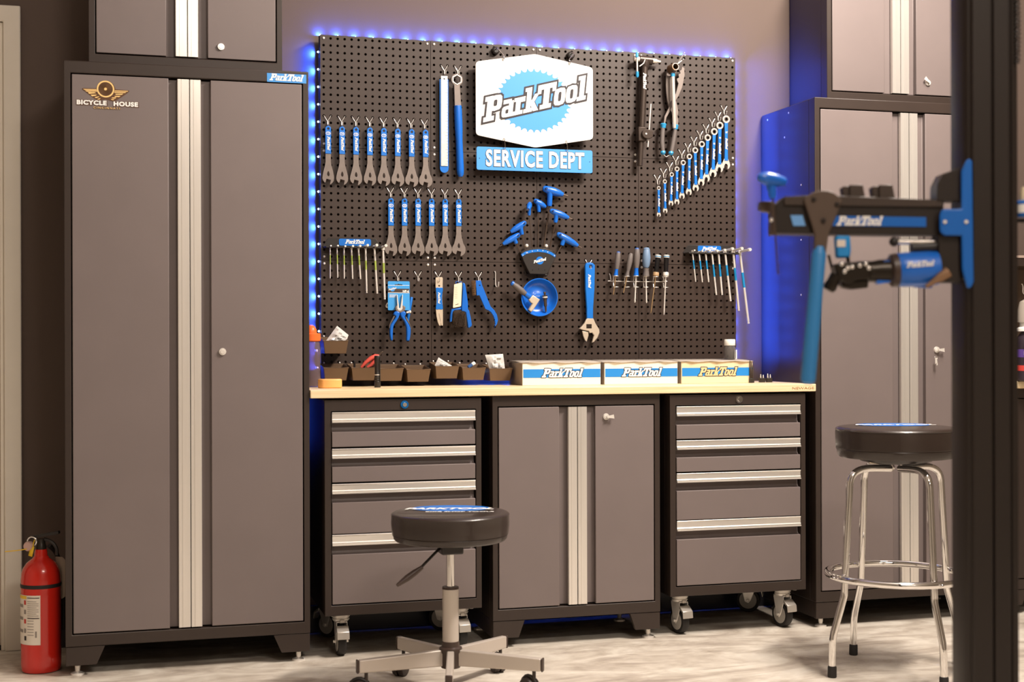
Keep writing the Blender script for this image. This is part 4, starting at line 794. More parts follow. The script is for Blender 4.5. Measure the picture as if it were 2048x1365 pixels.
def bag(label, pts, y, th, seed):
    rr = random.Random(seed); n = 9; a, b, c, d = [Vector(p) for p in pts]; v = []; g = []
    for sgn in (-1, 1):
        for i in range(n+1):
            for j in range(n+1):
                s, t_ = i/n, j/n; p = a.lerp(b, s).lerp(d.lerp(c, s), t_); e = min(s, 1-s, t_, 1-t_)*4; e = min(1, e)
                v.append((p.x, y+sgn*th*(.05+e*(.5+rr.random()*.9))+(s-.5)*th*.6, p.z))
    k = (n+1)**2
    for q in (0, k): g += [(q+i*(n+1)+j, q+(i+1)*(n+1)+j, q+(i+1)*(n+1)+j+1, q+i*(n+1)+j+1) for i in range(n) for j in range(n)]
    o = MB().add(v, g).build('plastic_bag', CLEAR, ang=25); return tag(o, label, 'bag', 'clear plastic bags in the bins')
def q3(*L): return [tuple(P3(f, x, y, -.07)) for x, y in L]
bag('crumpled clear bag poking out of the single upper bin', q3((215, 250), (330, 98), (432, 180), (400, 262)), -.075, .012, 1)
bag('folded clear bag lying in a bin of the lower row', q3((1195, 452), (1232, 380), (1352, 455), (1350, 490)), -.075, .007, 2)
bag('upright crumpled clear bag in the bin next to the cartons', q3((1690, 500), (1650, 358), (1810, 348), (1825, 500)), -.07, .012, 4)
# red snips and odds in the bins
t = thing('snips', 'red-handled cutting snips leaning out of a bin', 'snips', P3(f, 560, 462, -.07)); RED = M('red_plastic', (216, 88, 76), .35)
MB().tube([tuple(P3(f, x, y, -.078)) for x, y in ((545, 470), (585, 425), (630, 388), (672, 366), (702, 368))], [.0045, .0068, .0078, .0072, .006], 12, sub=1).build('handle', RED, t)
MB().tube([tuple(P3(f, x, y, -.066)) for x, y in ((598, 468), (632, 448), (655, 415), (672, 388), (698, 378))], [.0045, .0065, .0072, .0068, .006], 12, sub=1).build('handle', RED, t)
put('beak', plate([pf([(690, 362), (705, 345), (722, 328), (744, 326), (728, 340), (715, 365), (708, 380)], -.07)], -.072, .005, .001), DKM, t)
for x in (486, 572):
    p = P3(f, x, 470, -.06); q = P3(f, x-2, 405, -.06); tag(MB().rev(p, q, [(0, .004), (.7, .004), (.75, .0045), (1, .003)], 10).build('marker_pen', BPL), 'thin black marker standing in the snips bin, '+('left' if x == 486 else 'right')+' one', 'pen', 'markers in the snips bin')
t = thing('valve_packet', 'small blue and white packet lying in a parts bin', 'packet', P3(f, 1520, 465, -.08))
a, b = P3(f, 1495, 470, -.08), P3(f, 1555, 428, -.08); MB().bar(a, b, .012, .012).build('packet_body', M('packet_blue', (70, 105, 160), .4), t, bevel=.003); MB().bar(a.lerp(b, .55), b+(b-a)*.05, .0125, .0125).build('white_end', WHITE, t, bevel=.003)
# flashlight, orange block, water bottle
p = atz(755, 775.5, WT); zt_f = at(755, 712, p.y).z
t = thing('flashlight', 'slim black flashlight standing upright on the bench edge', 'flashlight', p)
pr = [(0, .0105), (.02, .0112), (.18, .0112), (.2, .0098), (.24, .0108), (.28, .0098), (.32, .0108), (.36, .0098), (.38, .0105), (.42, .0105), (.44, .0095), (.75, .0095), (.78, .0105), (.97, .011), (1, .0098)]
MB().rev(p, (p.x, p.y, zt_f), pr, 20).build('barrel', BPL, t, ang=25)
MB().rev((p.x, p.y, p.z+(zt_f-p.z)*.385), (p.x, p.y, p.z+(zt_f-p.z)*.415), [(0, .0108), (1, .0108)], 20).build('silver_band', STEEL, t)
MB().box(p.x+.006, p.x+.0085, p.y-.012, p.y-.009, p.z+.02, zt_f-.005).build('pocket_clip', BPL, t)
p = atz(660, 777, WT); hh = at(660, 758.5, p.y).z-WT; w = .041
t = thing('orange_block', 'rounded orange plastic block lying on the left end of the bench', 'block', p)
ORG = M('orange_plastic', (250, 184, 110), .4)
MB().slab([(p.x-w, p.y+.012), (p.x-w+.010, p.y-.006), (p.x-w*.55, p.y-.012), (p.x+w*.75, p.y-.012), (p.x+w, p.y-.006), (p.x+w, p.y+.03), (p.x-w+.012, p.y+.03)], WT+.0003, WT+hh).build('body', ORG, t, bevel=.004, seg=3)
bx = at(622.5, 700, -.09).x; bz = WT+.0003; t = thing('water_bottle', 'see-through drinking bottle with orange screw cap beside the left locker', 'bottle', (bx, -.09, bz))
ztop = at(630, 683, -.09).z
BOT = M('smoky_clear_plastic', (226, 196, 205), .08, trans=.85, ior=1.2)
MB().rev((bx, -.09, bz), (bx, -.09, ztop), [(0, .02), (.01, .031), (.04, .0335), (.3, .0335), (.45, .0315), (.6, .0335), (.86, .0335), (.95, .031), (1, .027), (1, .0255), (.94, .029), (.05, .031), (.03, .02)], 32, False).build('body', BOT, t)
ORC = M('orange_cap', (236, 112, 50), .35)
z2_ = at(630, 667, -.09).z; z3_ = at(630, 650, -.09).z
cp = MB().rev((bx, -.09, ztop-.001), (bx, -.09, z2_), [(0, .030), (.1, .0335), (.9, .0335), (1, .031)], 32).build('cap', ORC, t)
MB().rev((bx, -.09, z2_), (bx, -.09, z3_), [(0, .020), (.4, .0195), (.8, .013), (1, .004)], 24).build('spout_cover', ORC, cp)
MB().cyl((bx, -.09, bz+.004), (bx, -.09, bz+.06), .0295, n=24).build('drink', M('dark_drink', (120, 60, 70), .1, trans=.6), t)
# three printed cartons
CARD = M('white_carton', (238, 232, 222), .6); SIDE = M('grey_carton_side', (150, 134, 120), .65); BAND = M('carton_blue', (30, 132, 215), .55); KRAFT = M('kraft_print', (226, 196, 150), .6)
TAN = M('cream_carton', (228, 208, 176), .6)
def carton(label, x0, x1, third):
    yf, yb, z0, z1 = -.2, -.02, WT+.0003, .9805; t = thing('printed_carton', label, 'carton', ((x0+x1)/2, (yf+yb)/2, z0), 'printed cartons on the bench'); e = .003
    b = [(x0, yf), (x1, yf), (x1, yb), (x0, yb)]; i_ = [(x0+e, yf+e), (x1-e, yf+e), (x1-e, yb-e), (x0+e, yb-e)]
    v = [(x, y, z) for z in (z0, z1) for x, y in b]+[(x, y, z) for z in (z0+e, z1) for x, y in i_]; g = [(0, 1, 2, 3), (8, 9, 10, 11)]
    for k in range(4): n = (k+1) % 4; g += [(k, n, 4+n, 4+k), (8+k, 12+k, 12+n, 8+n), (4+k, 4+n, 12+n, 12+k)]
    MB().add(v, g).build('box', TAN if third else CARD, t, bevel=.0008)
    MB().box(x0-.0006, x0-.0001, yf+.002, yb, z0+.001, z1-.001).build('side_panel', SIDE, t)
    MB().box(x0+.003, x1-.001, yf-.0008, yf-.0002, z0+.027, z0+.058).build('blue_band', BAND, t)
    mark(t, (x0+x1)/2+.003, z0+.0425, yf-.001, .158, KRAFT if third else WHITE, INK, ol=.06)
    LID = M('grey_board_lid', (176, 166, 154), .55)
    nx = 12; v = []; g = []
    for j, (y, dz) in enumerate(((yf-.004, 0), (yf+.06, .004), (yb, .007))):
        for i in range(nx+1): v.append((x0-.007+(x1-x0+.008)*i/nx, y-(.004 if j == 0 and i % 4 == 2 else 0), z1+.0012+dz+(.0016*math.sin(i*1.6) if j == 0 else 0)))
    for j in range(2): g += [(j*(nx+1)+i, j*(nx+1)+i+1, (j+1)*(nx+1)+i+1, (j+1)*(nx+1)+i) for i in range(nx)]
    o = MB().add(v, g).build('lid', LID, t); md = o.modifiers.new('thick', 'SOLIDIFY'); md.thickness = .0015
    return t
carton('printed carton nearest the parts bins, blue band and white wordmark', .697, .994, 0)
carton('middle one of the three printed cartons, blue band and white wordmark', 1.009, 1.296, 0)
carton('cream printed carton under the clear jar, wordmark in tan', 1.311, 1.6, 1)
# jar and small tub on the third carton
zc_ = .9885; p = at(1459.5, 716, -.13); t = thing('clear_jar', 'clear plastic jar with white screw lid on the right carton', 'jar', (p.x, -.13, zc_))
hj = at(1459, 691, -.13).z; hl_ = at(1459, 679, -.13).z; JAR = M('clear_jar_plastic', (232, 228, 224), .06, trans=.9, ior=1.25)
MB().rev((p.x, -.13, zc_), (p.x, -.13, hj), [(0, .015), (.02, .022), (.06, .0232), (.8, .0232), (.93, .02), (1, .019), (1, .0175), (.9, .0185), (.8, .0218), (.06, .0218), (.04, .015)], 28, False).build('body', JAR, t)
MB().rev((p.x, -.13, hj-.001), (p.x, -.13, hl_), [(0, .0205), (.05, .0212), (.9, .0212), (1, .0195)], 28).build('lid', WHITEP, t)
sm = MB(); rr = random.Random(9)
for i in range(6): a = rr.uniform(0, 6.28); r_ = rr.uniform(.003, .013); sm.box(p.x+r_*math.cos(a)-.003, p.x+r_*math.cos(a)+.003, -.13+r_*math.sin(a)-.003, -.13+r_*math.sin(a)+.003, zc_+.003, zc_+.007)
sm.build('small_parts', WHITE, t)['kind'] = 'stuff'
q = at(1470.5, 708, -.12); MBq = MB().cyl((q.x, -.12, zc_-.0005), (q.x, -.12, at(1470, 700, -.12).z), .0068, n=16)
tag(MBq.build('film_tub', WHITEP), 'tiny white cylinder tub touching the clear jar', 'tub')
# drill bit index and bit holders
def bits(label, u, v0, v1, w, y, n, tall, nm):
    p = Vector((at(u, v1, y).x, y, WT)); t = thing(nm, label, 'bit holder', p); hb = .017
    MB().box(p.x-w/2, p.x+w/2, p.y-.008, p.y+.008, WT+.0003, WT+hb).build('block', BPL, t, bevel=.001)
    for i in range(n):
        x = p.x-w/2+w*(i+.5)/n; h = tall*(1-.12*i if tall > .03 else 1-.15*(i % 2))
        MB().rev((x, p.y, WT+hb-.004), (x, p.y, WT+hb+h), [(0, .0026), (.6, .0026), (.62, .0018), (.9, .0018), (1, .0006)], 8).build('bit', STEEL if tall < .03 else DKM, t)
bits('upright black drill bit index at the right end of the cartons', 1503, 0, 766, .017, -.205, 3, .072, 'bit_index')
bits('left one of two short screwdriver bit holders on the bench', 1524, 0, 766, .021, -.17, 2, .014, 'bit_block')
bits('right one of two short screwdriver bit holders on the bench', 1538, 0, 766, .021, -.17, 2, .016, 'bit_block')
# ------------------------------------------------------------------ stickers on the left locker
g = zm(130, 150, 12.047); ys = YF-.0004
GOLDP = M('gold_print', (246, 206, 136), .5); DKG = M('dark_brown_print', (92, 62, 40), .5)
def pe(L, y=None): return [tuple(at(*g(a, b), ys).xz) for a, b in L]
st = put('emblem_outline', plate([pe([(405, 345), (425, 315), (750, 325), (760, 290), (800, 220), (860, 165), (960, 130), (1080, 155), (1160, 220), (1205, 300), (1215, 345), (1540, 375), (1550, 400), (1490, 450), (1360, 540), (1230, 620), (1150, 640), (975, 590), (800, 620), (700, 560), (560, 460), (470, 390)])], ys, .0003), DKG, locker1)
cc = at(*g(977, 340), ys); 
put('emblem_wheel', plate([arc(cc.x, cc.z, .0268, 0, 354, 40), arc(cc.x, cc.z, .0222, 0, 354, 40)], ys-.0006, .0004), GOLDP, st)
sk = MB()
for i in range(24):
    a = i*math.pi/12; sk.bar((cc.x+.004*math.cos(a), ys-.0004, cc.z+.004*math.sin(a)), (cc.x+.0215*math.cos(a), ys-.0004, cc.z+.0215*math.sin(a)), .0003, .0015, (0, 1, 0))
sk.build('emblem_spokes', M('old_gold_print', (150, 112, 52), .5), st)['kind'] = 'stuff'
put('emblem_hub', plate([arc(cc.x, cc.z, .0048, 0, 345, 16)], ys-.0007, .0004), GOLDP, st)
for L in ([(435, 338), (760, 345), (760, 362), (470, 360)], [(480, 372), (765, 372), (780, 400), (520, 402)], [(550, 412), (720, 418), (745, 440), (580, 455)], [(615, 475), (770, 478), (740, 500), (650, 515)], [(715, 535), (830, 515), (800, 540), (740, 560)], [(775, 580), (855, 560), (840, 585), (800, 595)],
          [(1200, 372), (1525, 388), (1505, 405), (1195, 390)], [(1190, 405), (1478, 415), (1450, 435), (1190, 430)], [(1215, 455), (1405, 450), (1370, 480), (1220, 478)], [(1190, 505), (1340, 505), (1300, 535), (1200, 525)], [(1120, 545), (1240, 540), (1210, 570), (1140, 565)], [(1100, 580), (1190, 590), (1160, 610), (1120, 600)]):
    put('emblem_feather', plate([pe(L)], ys-.0006, .0004), GOLDP, st)
for txt, x, y, sz, sx, mt, nm, bold in (('BICYCLE', 640, 672, .0188, 1.16, WHITE, 'emblem_lettering', .055), ('HOUSE', 1462, 712, .0188, 1.16, WHITE, 'emblem_lettering', .055), ('CINCINNATI', 1005, 800, .0088, 1.15, GOLDP, 'emblem_town_lettering', .01)):
    q = at(*g(x, y), ys); put(nm+'_outline', text(txt, sz, q.x+.0006, q.z-.0006, ys-.0002, bold+.09, 0, sx, depth=.0003, space=1.12 if sz > .01 else 1.5), DKG, st); put(nm, text(txt, sz, q.x, q.z, ys-.0006, bold, 0, sx, depth=.0004, space=1.12 if sz > .01 else 1.5), mt, st)
a, b = at(534, 160, YF), at(612.5, 149, YF); zc2 = (1.954+1.911)/2-.002
st2 = MB().box(a.x, b.x, YF-.0008, YF-.0001, zc2-.0155, zc2+.0135).build('blue_sticker', SIGNB, locker1); mark(st2, (a.x+b.x)/2, zc2, YF-.001, .112, WHITE, None)
# ------------------------------------------------------------------ round rolling stool
VIN = M('black_vinyl', (48, 38, 33), .33, bump=.12, bscale=260, coat=.25); GREYP = M('silver_grey_paint', (196, 186, 176), .38, .25)
DKP = M('dark_brown_plastic', (66, 52, 46), .4)
H = Vector((FWD.x, FWD.y, 0)).normalized(); Sd = Vector((RIGHT.x, RIGHT.y, 0)).normalized()
o = far(900.5, 1024, 4.17); sx_, sy_ = o.x, o.y
t = thing('rolling_stool', 'round black padded stool on five casters in front of the left drawer chest', 'stool', (sx_, sy_, 0))
zt = .545; c0 = Vector((sx_, sy_, 0))
def lv(z): return Vector((sx_, sy_, z))
seat = MB().rev(lv(zt-.088), lv(zt), [(0, .150), (.02, .166), (.08, .1715), (.2, .1735), (.215, .1755), (.235, .1745), (.25, .1765), (.6, .1795), (.86, .1785), (.9, .1795), (.93, .178), (.97, .172), (1.0, .155), (1.03, .10), (1.035, .0)], 56).build('seat', VIN, t)
# print on the seat top
def on_seat(parent, cx, cy, z, items):
    for me, mt, nm in items:
        me.transform(Matrix.Translation((cx, cy, z)) @ Matrix(((Sd.x, H.x, 0, 0), (Sd.y, H.y, 0, 0), (0, 0, 1, 0), (0, 0, 0, 1))) @ Matrix(((1, 0, 0, 0), (0, 0, 1, 0), (0, -1, 0, 0), (0, 0, 0, 1)))); put(nm, me, mt, parent)
bm = plate([arc(0, .045, .12, 0, 352, 40, .075)], -.0004, .0004); on_seat(seat, sx_, sy_, zt+.0034, [(bm, BLUE, 'blue_print'), (text('PARKTOOL', .052, -.006, .03, -.0008, .04, .3, 1.0), WHITE, 'seat_lettering'), (text('BIKE SHOP TOOLS', .02, .03, -.045, -.0008, .03, 0, 1.25), WHITE, 'seat_small_lettering')])
m = MB().box(sx_-.034, sx_+.034, sy_-.034, sy_+.034, zt-.128, zt-.0885).build('seat_mount', BPL, t, bevel=.005)
MB().cyl(lv(zt-.129), lv(.29), .0128, n=24).build('gas_piston', CHROME, t)
MB().rev(lv(.15), lv(.312), [(0, .0248), (.985, .0248), (1, .022)], 28).build('outer_tube', GREYP, t); MB().rev(lv(.310), lv(.3165), [(0, .0258), (1, .0245)], 28).build('tube_collar', DKP, t)
MB().rev(lv(.072), lv(.152), [(0, .029), (.1, .0315), (.55, .0315), (.62, .035), (.75, .0345), (.8, .027), (1, .0262)], 28).build('hub', DKP, t)
p0 = lv(zt-.1)-Sd*.02; e1 = far(838, 1140, 4.05); e2 = far(794, 1172, 4.02)
l = MB().tube([p0, p0.lerp(e1, .3), e1], .0042, 8).build('lever', BPL, t)
MB().tube([e1-(e2-e1)*.15, e1.lerp(e2, .2), e1.lerp(e2, .55), e2], [.006, .0095, .010, .005], 10, sub=1).build('lever_paddle', DKP, l)
for k in range(5):
    a = R(-90+72*k+1.5); dr = Sd*math.cos(a)+H*math.sin(a); n = Vector((-dr.y, dr.x, 0)); v = []
    for r_, w, z0, z1 in ((.024, .011, .078, .128), (.285, .010, .078, .1165)):
        for s, z in ((-1, z0), (1, z0), (1, z1), (-1, z1)): q = c0+dr*r_+n*(s*w); v.append((q.x, q.y, z))
    lg = MB().add(v, [(3, 2, 1, 0), (4, 5, 6, 7), (0, 1, 5, 4), (1, 2, 6, 5), (2, 3, 7, 6), (3, 0, 4, 7)]).build('leg', GREYP, t, bevel=.004, seg=3)
    q = c0+dr*.2855; v = []
    for r_ in (0, .006):
        for s, z in ((-1, .077), (1, .077), (1, .1175), (-1, .1175)): w = q+dr*r_+n*(s*.0106); v.append((w.x, w.y, z))
    MB().add(v, [(3, 2, 1, 0), (4, 5, 6, 7), (0, 1, 5, 4), (1, 2, 6, 5), (2, 3, 7, 6), (3, 0, 4, 7)]).build('leg_cap', DKP, lg, bevel=.003)
    q = c0+dr*.262; ca = a+R((35, 150, 60, 120, -20)[k]); cd = Sd*math.cos(ca)+H*math.sin(ca); cn = Vector((-cd.y, cd.x, 0)); wc = q+cd*.02
    MB().cyl((q.x, q.y, .05), (q.x, q.y, .08), .0055, n=10).rev(Vector((wc.x, wc.y, .028))-cn*.0195, Vector((wc.x, wc.y, .028))+cn*.0195, [(0, .012), (.02, .0255), (.1, .0278), (.42, .028), (.43, .023), (.57, .023), (.58, .028), (.9, .0278), (.98, .0255), (1, .012)], 24).build('caster', M('caster_brown_black', (50, 40, 36), .45), lg)
    hd = [tuple(Vector((wc.x, wc.y, .028))+cd*(.031*math.cos(R(w)))+Vector((0, 0, .031*math.sin(R(w))))) for w in range(20, 181, 20)]
    MB().tube(hd, .0065, 8).build('caster_hood', BPL, lg)
# ------------------------------------------------------------------ chrome bar stool
o = at(1791.5, 854, -1.043); bx_, by_ = o.x, o.y
t = thing('bar_stool', 'tall chrome bar stool with black padded round seat before the right locker', 'stool', (bx_, by_, 0)); zt = .784
def bv(z, r=0, a=0): q = Sd*(r*math.cos(a))+H*(r*math.sin(a)); return Vector((bx_+q.x, by_+q.y, z))
st = MB().rev(bv(zt-.1), bv(zt), [(0, .158), (.02, .176), (.1, .182), (.26, .185), (.27, .187), (.3, .186), (.32, .188), (.8, .1895), (.88, .188), (.9, .1895), (.94, .187), (.98, .178), (1.0, .160), (1.02, .1), (1.025, 0)], 56).build('seat', VIN, t)
bm = plate([arc(0, .03, .12, 0, 352, 40, .075)], -.0004, .0004); on_seat(st, bx_, by_, zt+.0028, [(bm, BLUE, 'blue_print'), (text('PARKTOOL', .05, 0, .02, -.0008, .04, .3, 1.0), WHITE, 'seat_lettering')])
MB().rev(bv(zt-.118), bv(zt-.1), [(0, .07), (.4, .11), (1, .125)], 32).build('swivel_plate', BPL, t)
A0 = R(-160)
for k in range(4):
    a = A0+k*math.pi/2
    pts = [bv(zt-.135, .02, a), bv(zt-.132, .10, a), bv(zt-.136, .135, a), bv(zt-.150, .160, a), bv(zt-.175, .1715, a), bv(zt-.22, .175, a), bv(.30, .192, a), bv(.262, .194, a), bv(.24, .199, a), bv(.15, .229, a), bv(.125, .235, a), bv(.105, .237, a), bv(.03, .239, a)]
    lg = MB().tube(pts, .0112, 18, sub=3).build('leg', CHROME, t); MB().rev(bv(.0003, .2395, a), bv(.036, .239, a), [(0, .0128), (.05, .0142), (.9, .0138), (1, .012)], 18).build('rubber_tip', RUB, lg)
    MB().ball(tuple(bv(.31, .232, a)), .0055, 10).build('rivet', CHROME, lg)
MB().tube([bv(.31, .2145, i*math.pi/32) for i in range(64)], .0112, 16, True).build('foot_ring', CHROME, t)
# ------------------------------------------------------------------ fire extinguisher
ex, ey = -.942, -.262
t = thing('fire_extinguisher', 'red fire extinguisher with white label and yellow tie standing on the floor', 'fire extinguisher', (ex, ey, 0))
RDP = M('red_enamel', (206, 38, 26), .22, coat=.5); r_ = .0625
def ev(z): return Vector((ex, ey, z))
body = MB().rev(ev(.0005), ev(.37), [(0, .05), (.005, .059), (.02, .0618), (.06, r_), (.80, r_), (.86, .060), (.90, .055), (.94, .045), (.965, .034), (.98, .026), (1.0, .022)], 48).build('cylinder', RDP, t)
MB().rev(ev(.366), ev(.392), [(0, .021), (.6, .020), (1, .018)], 24).build('neck', RDP, t)
MB().rev(ev(.272), ev(.284), [(0, r_+.0006), (.5, r_+.0014), (1, r_+.0006)], 48, False).build('strap', RUB, t)
def wrap(name, a0, a1, z0, z1, off, mat, parent, n=16):
    v = [(ex+Sd.x*(r_+off)*math.cos(w)+H.x*(r_+off)*math.sin(w), ey+Sd.y*(r_+off)*math.cos(w)+H.y*(r_+off)*math.sin(w), z) for z in (z0, z1) for w in [R(a0+(a1-a0)*i/n) for i in range(n+1)]]
    return MB().add(v, [(i, i+1, n+2+i, n+1+i) for i in range(n)]).build(name, mat, parent)
lb = wrap('label', -182, -73, .094, .252, .0008, M('paper_label', (232, 222, 208), .5), t)
wrap('label_yellow_strip', -182, -115, .240, .250, .0013, M('yellow_print', (240, 196, 60), .5), lb, 8)
TXT = M('grey_text', (150, 140, 132), .6)
for i in range(9): wrap('label_text', -112, -78 if i % 3 else -84, .232-i*.0065, .2338-i*.0065, .0013, TXT, lb, 6)
wrap('label_rule', -112, -76, .178, .1805, .0013, INK, lb, 6); wrap('label_rule', -112, -76, .243, .2455, .0013, INK, lb, 6)
for i in range(6): wrap('label_text', -112, -92, .170-i*.009, .172-i*.009, .0013, TXT, lb, 5)
for i in range(4): wrap('label_pictogram', -125, -117, .222-i*.03, .236-i*.03, .0013, M('red_print', (200, 60, 50), .5) if i % 2 == 0 else TXT, lb, 3)
wrap('barcode', -88, -83, .118, .138, .0013, TXT, lb, 3)
for i in range(3): wrap('label_text', -178, -130, .212-i*.04, .222-i*.04, .0013, TXT, lb, 4)
wrap('label_glyph', -124, -116, .108, .122, .0013, INK, lb, 3)
vb = MB().rev(ev(.39), ev(.425), [(0, .017), (.3, .018), (.5, .014), (1, .013)], 20).build('valve', M('black_valve', (50, 44, 38), .35, .4), t)
def xz(du, z, dy=0): q = ev(z)+Sd*du+H*dy; return tuple(q)
MB().bar(xz(-.03, .430, -.006), xz(.062, .447, -.006), .02, .010).build('squeeze_lever', BPL, vb, bevel=.002)
MB().tube([xz(.01, .424), xz(.035, .415), (xz(.05, .395)), xz(.052, .372)], .0058, 8, sub=3).build('carry_handle', BPL, vb)
MB().tube([xz(-.022+.0145*math.cos(w), .419+.0145*math.sin(w), -.02) for w in [i*math.pi/8 for i in range(16)]], .0024, 8, True).build('pin_ring', CHROME, vb)
MB().rev(Vector(xz(-.03, .404, -.012)), Vector(xz(-.034, .404, -.03)), [(0, .015), (.7, .016), (1, .0135)], 20).build('pressure_gauge', M('gauge_face', (206, 170, 160), .3), vb)
YEL = M('yellow_tie', (238, 196, 40), .4)
MB().tube([xz(-.012, .425, -.024), xz(-.016, .41, -.026), xz(-.018, .402, -.026), xz(-.05, .394, -.03), xz(-.105, .388, -.03)], .0016, 6, sub=3).build('plastic_tie', YEL, vb)
MB().add([xz(-.024, .403, -.028), xz(-.011, .403, -.028), xz(-.018, .371, -.03), xz(-.030, .375, -.03)], [(0, 1, 2, 3)]).build('tie_flag', YEL, vb).modifiers.new('thick', 'SOLIDIFY').thickness = .001
tg = MB().add([xz(.035, .362, .035), xz(.058, .360, .035), xz(.072, .345, .035), xz(.074, .30, .035), xz(.072, .235, .035), xz(.05, .22, .035), xz(.04, .3, .035)], [tuple(range(7))]).build('inspection_tag', M('tag_paper', (214, 196, 176), .6), t); tg.modifiers.new('thick', 'SOLIDIFY').thickness = .001
MB().tube([xz(.02, .40, .02), xz(.035, .37, .045), xz(.05, .3, .055), xz(.054, .16, .055), xz(.054, .12, .055)], .008, 10, sub=4).build('hose', RUB, t)
# ------------------------------------------------------------------ repair stand: column and clamp arm
D = 2.8; SCL = D/FPX
def pw(u, v, dd=0): return far(u, v, D+dd)
def wx(u): return (u-1024)*SCL
base_ = CAMP+H*D; PK = M('stand_black_paint', (36, 28, 24), .38, var=.06, scale=4); PK2 = M('stand_dark_grey', (62, 50, 43), .45); SB = M('stand_blue', (16, 100, 190), .38); SBL = M('stand_blue_grip', (54, 132, 196), .4)
t = thing('repair_stand_column', 'tall black steel column of the bicycle repair stand close to the camera', 'post', (base_.x+Sd.x*wx(1979), base_.y+Sd.y*wx(1979), 0))
prof = [(1926, .0), (1933, -.012), (1937, -.012), (1940, -.022), (1976, -.022), (1978, -.012), (1981, -.012), (1983, -.018), (2013, -.018), (2015, -.010), (2018, -.010), (2020, -.014), (2032, -.012), (2034, .03), (2034, .075), (1926, .075)]
MB().slab([((base_+Sd*wx(u)+H*d_).x, (base_+Sd*wx(u)+H*d_).y) for u, d_ in prof], .012, 3.3).build('column', PK, t, bevel=.0012)
b0 = base_+Sd*wx(1979); v = []
MB().slab([tuple((b0+Sd*a+H*b).xy) for a, b in ((-.25, -.22), (.25, -.22), (.25, .3), (-.25, .3))], .0005, .0118).build('floor_plate', PK, t, bevel=.002)
cb = MB(); q = pw(2032, -30, -.01); pts = []
for i in range(0, 9*22): w = i/9*2*math.pi; pts.append(pw(2030+.03*i*0, -60+i*.95, -.012)+Sd*(.0062*math.cos(w)+.004*math.sin(i*.012))+H*(.0062*math.sin(w)))
cb.tube(pts, .0017, 6); cc = cb.build('coiled_cable', RUB, t)
# arm
def quad(L, d0, d1, name, mat, parent, bevel=.0015):     # outline at the stand's own distance, pulled from depth d0 to d1
    n = len(L); v = [tuple(pw(u, vv)+H*d0) for u, vv in L]+[tuple(pw(u, vv)+H*d1) for u, vv in L]
    return MB().add(v, [tuple(range(n)), tuple(range(2*n-1, n-1, -1))]+[(i, (i+1) % n, n+(i+1) % n, n+i) for i in range(n)]).build(name, mat, parent, bevel=bevel)
ar = thing('clamp_arm', 'black bicycle clamp arm with blue lever and blue clamp barrel on the stand column', 'clamp', pw(1900, 575))
quad([(1548, 412), (1562, 398), (1884, 404), (1884, 472), (1548, 468)], -.012, .045, 'beam', PK, ar)
quad([(1565, 395), (1640, 392), (1880, 402), (1880, 416), (1565, 412)], -.018, .03, 'top_rail', PK2, ar)
lbp = quad([(1655, 433), (1848, 436), (1848, 455), (1650, 453)], -.0145, -.0118, 'label', SB, ar, 0); quad([(1578, 432), (1602, 432), (1608, 453), (1584, 453)], -.0145, -.0118, 'label_end', M('light_label_blue', (110, 165, 225), .5), ar, 0)
def mark_on(parent, u, v, dep, width, rot=0.):
    for ob in mark(parent, 0, 0, 0, width, WHITE, None, rot=rot):
        c = pw(u, v)+H*dep; ob.data.transform(Matrix(((Sd.x, H.x, 0, c.x), (Sd.y, H.y, 0, c.y), (0, 0, 1, c.z), (0, 0, 0, 1))))
mark_on(lbp, 1716, 444, -.0150, .094)
quad([(1520, 403), (1548, 404), (1553, 428), (1552, 470), (1541, 470), (1541, 425), (1520, 420)], -.006, .03, 'end_plate', M('brown_black_plate', (70, 52, 42), .45), ar)
q = pw(1541, 441); MB().ball(tuple(q-H*.012), .005, 10).build('end_bolt', CHROME, ar)
for x in (1683, 1742): 
    quad([(x, 376), (x+4, 373), (x+14, 373), (x+14, 402), (x+4, 402)], -.006, .02, 'tool_cradle', PK2, ar); quad([(x+14, 371), (x+40, 371), (x+47, 408), (x+14, 408)], -.012, .026, 'tool_cradle', PK2, ar)
quad([(1602, 402), (1612, 394), (1620, 388), (1634, 384), (1650, 384), (1662, 388), (1672, 396), (1678, 405), (1668, 432), (1652, 470), (1646, 512), (1624, 512), (1624, 470), (1612, 432)], -.026, -.0155, 'cam_plate', M('cam_brown_grey', (84, 68, 57), .5), ar, .002)
for u, vv in ((1622, 402), (1668, 412), (1641, 444)): q = pw(u, vv)-H*.027; MB().cyl(q, q-H*.003, .0052, .004, 12).build('cam_bolt', PK, ar)
a, b = pw(1634, 505)-H*.02, pw(1609, 768)-H*.03
MB().rev(a, b, [(-.04, .009), (0, .0125), (.02, .0142), (.3, .0142), (.6, .0148), (.96, .0150), (.985, .013), (1, .007)], 22).build('lever_grip', SBL, ar)
tp = quad([(1913, 346), (1922, 326), (1928, 321), (1934, 326), (1936, 500), (1937, 565), (1932, 577), (1924, 578), (1914, 540), (1913, 474), (1880, 474), (1872, 468), (1870, 462), (1870, 434), (1873, 424), (1880, 421), (1913, 421)], -.034, -.026, 't_bracket', SB, ar, .003)
for u in (1879, 1921): q = pw(u, 447)-H*.034; MB().cyl(q, q-H*.003, .0042, .0036, 12).build('bolt', STEEL, tp)
quad([(1869, 372), (1880, 350), (1913, 338), (1913, 404), (1868, 404)], -.02, .03, 'upper_housing', PK, ar); quad([(1872, 470), (1914, 470), (1914, 566), (1884, 566), (1870, 552)], -.02, .03, 'lower_housing', PK, ar)
quad([(1918, 400), (1930, 400), (1930, 560), (1918, 560)], -.027, .01, 'column_saddle', PK, ar)
cl = ar
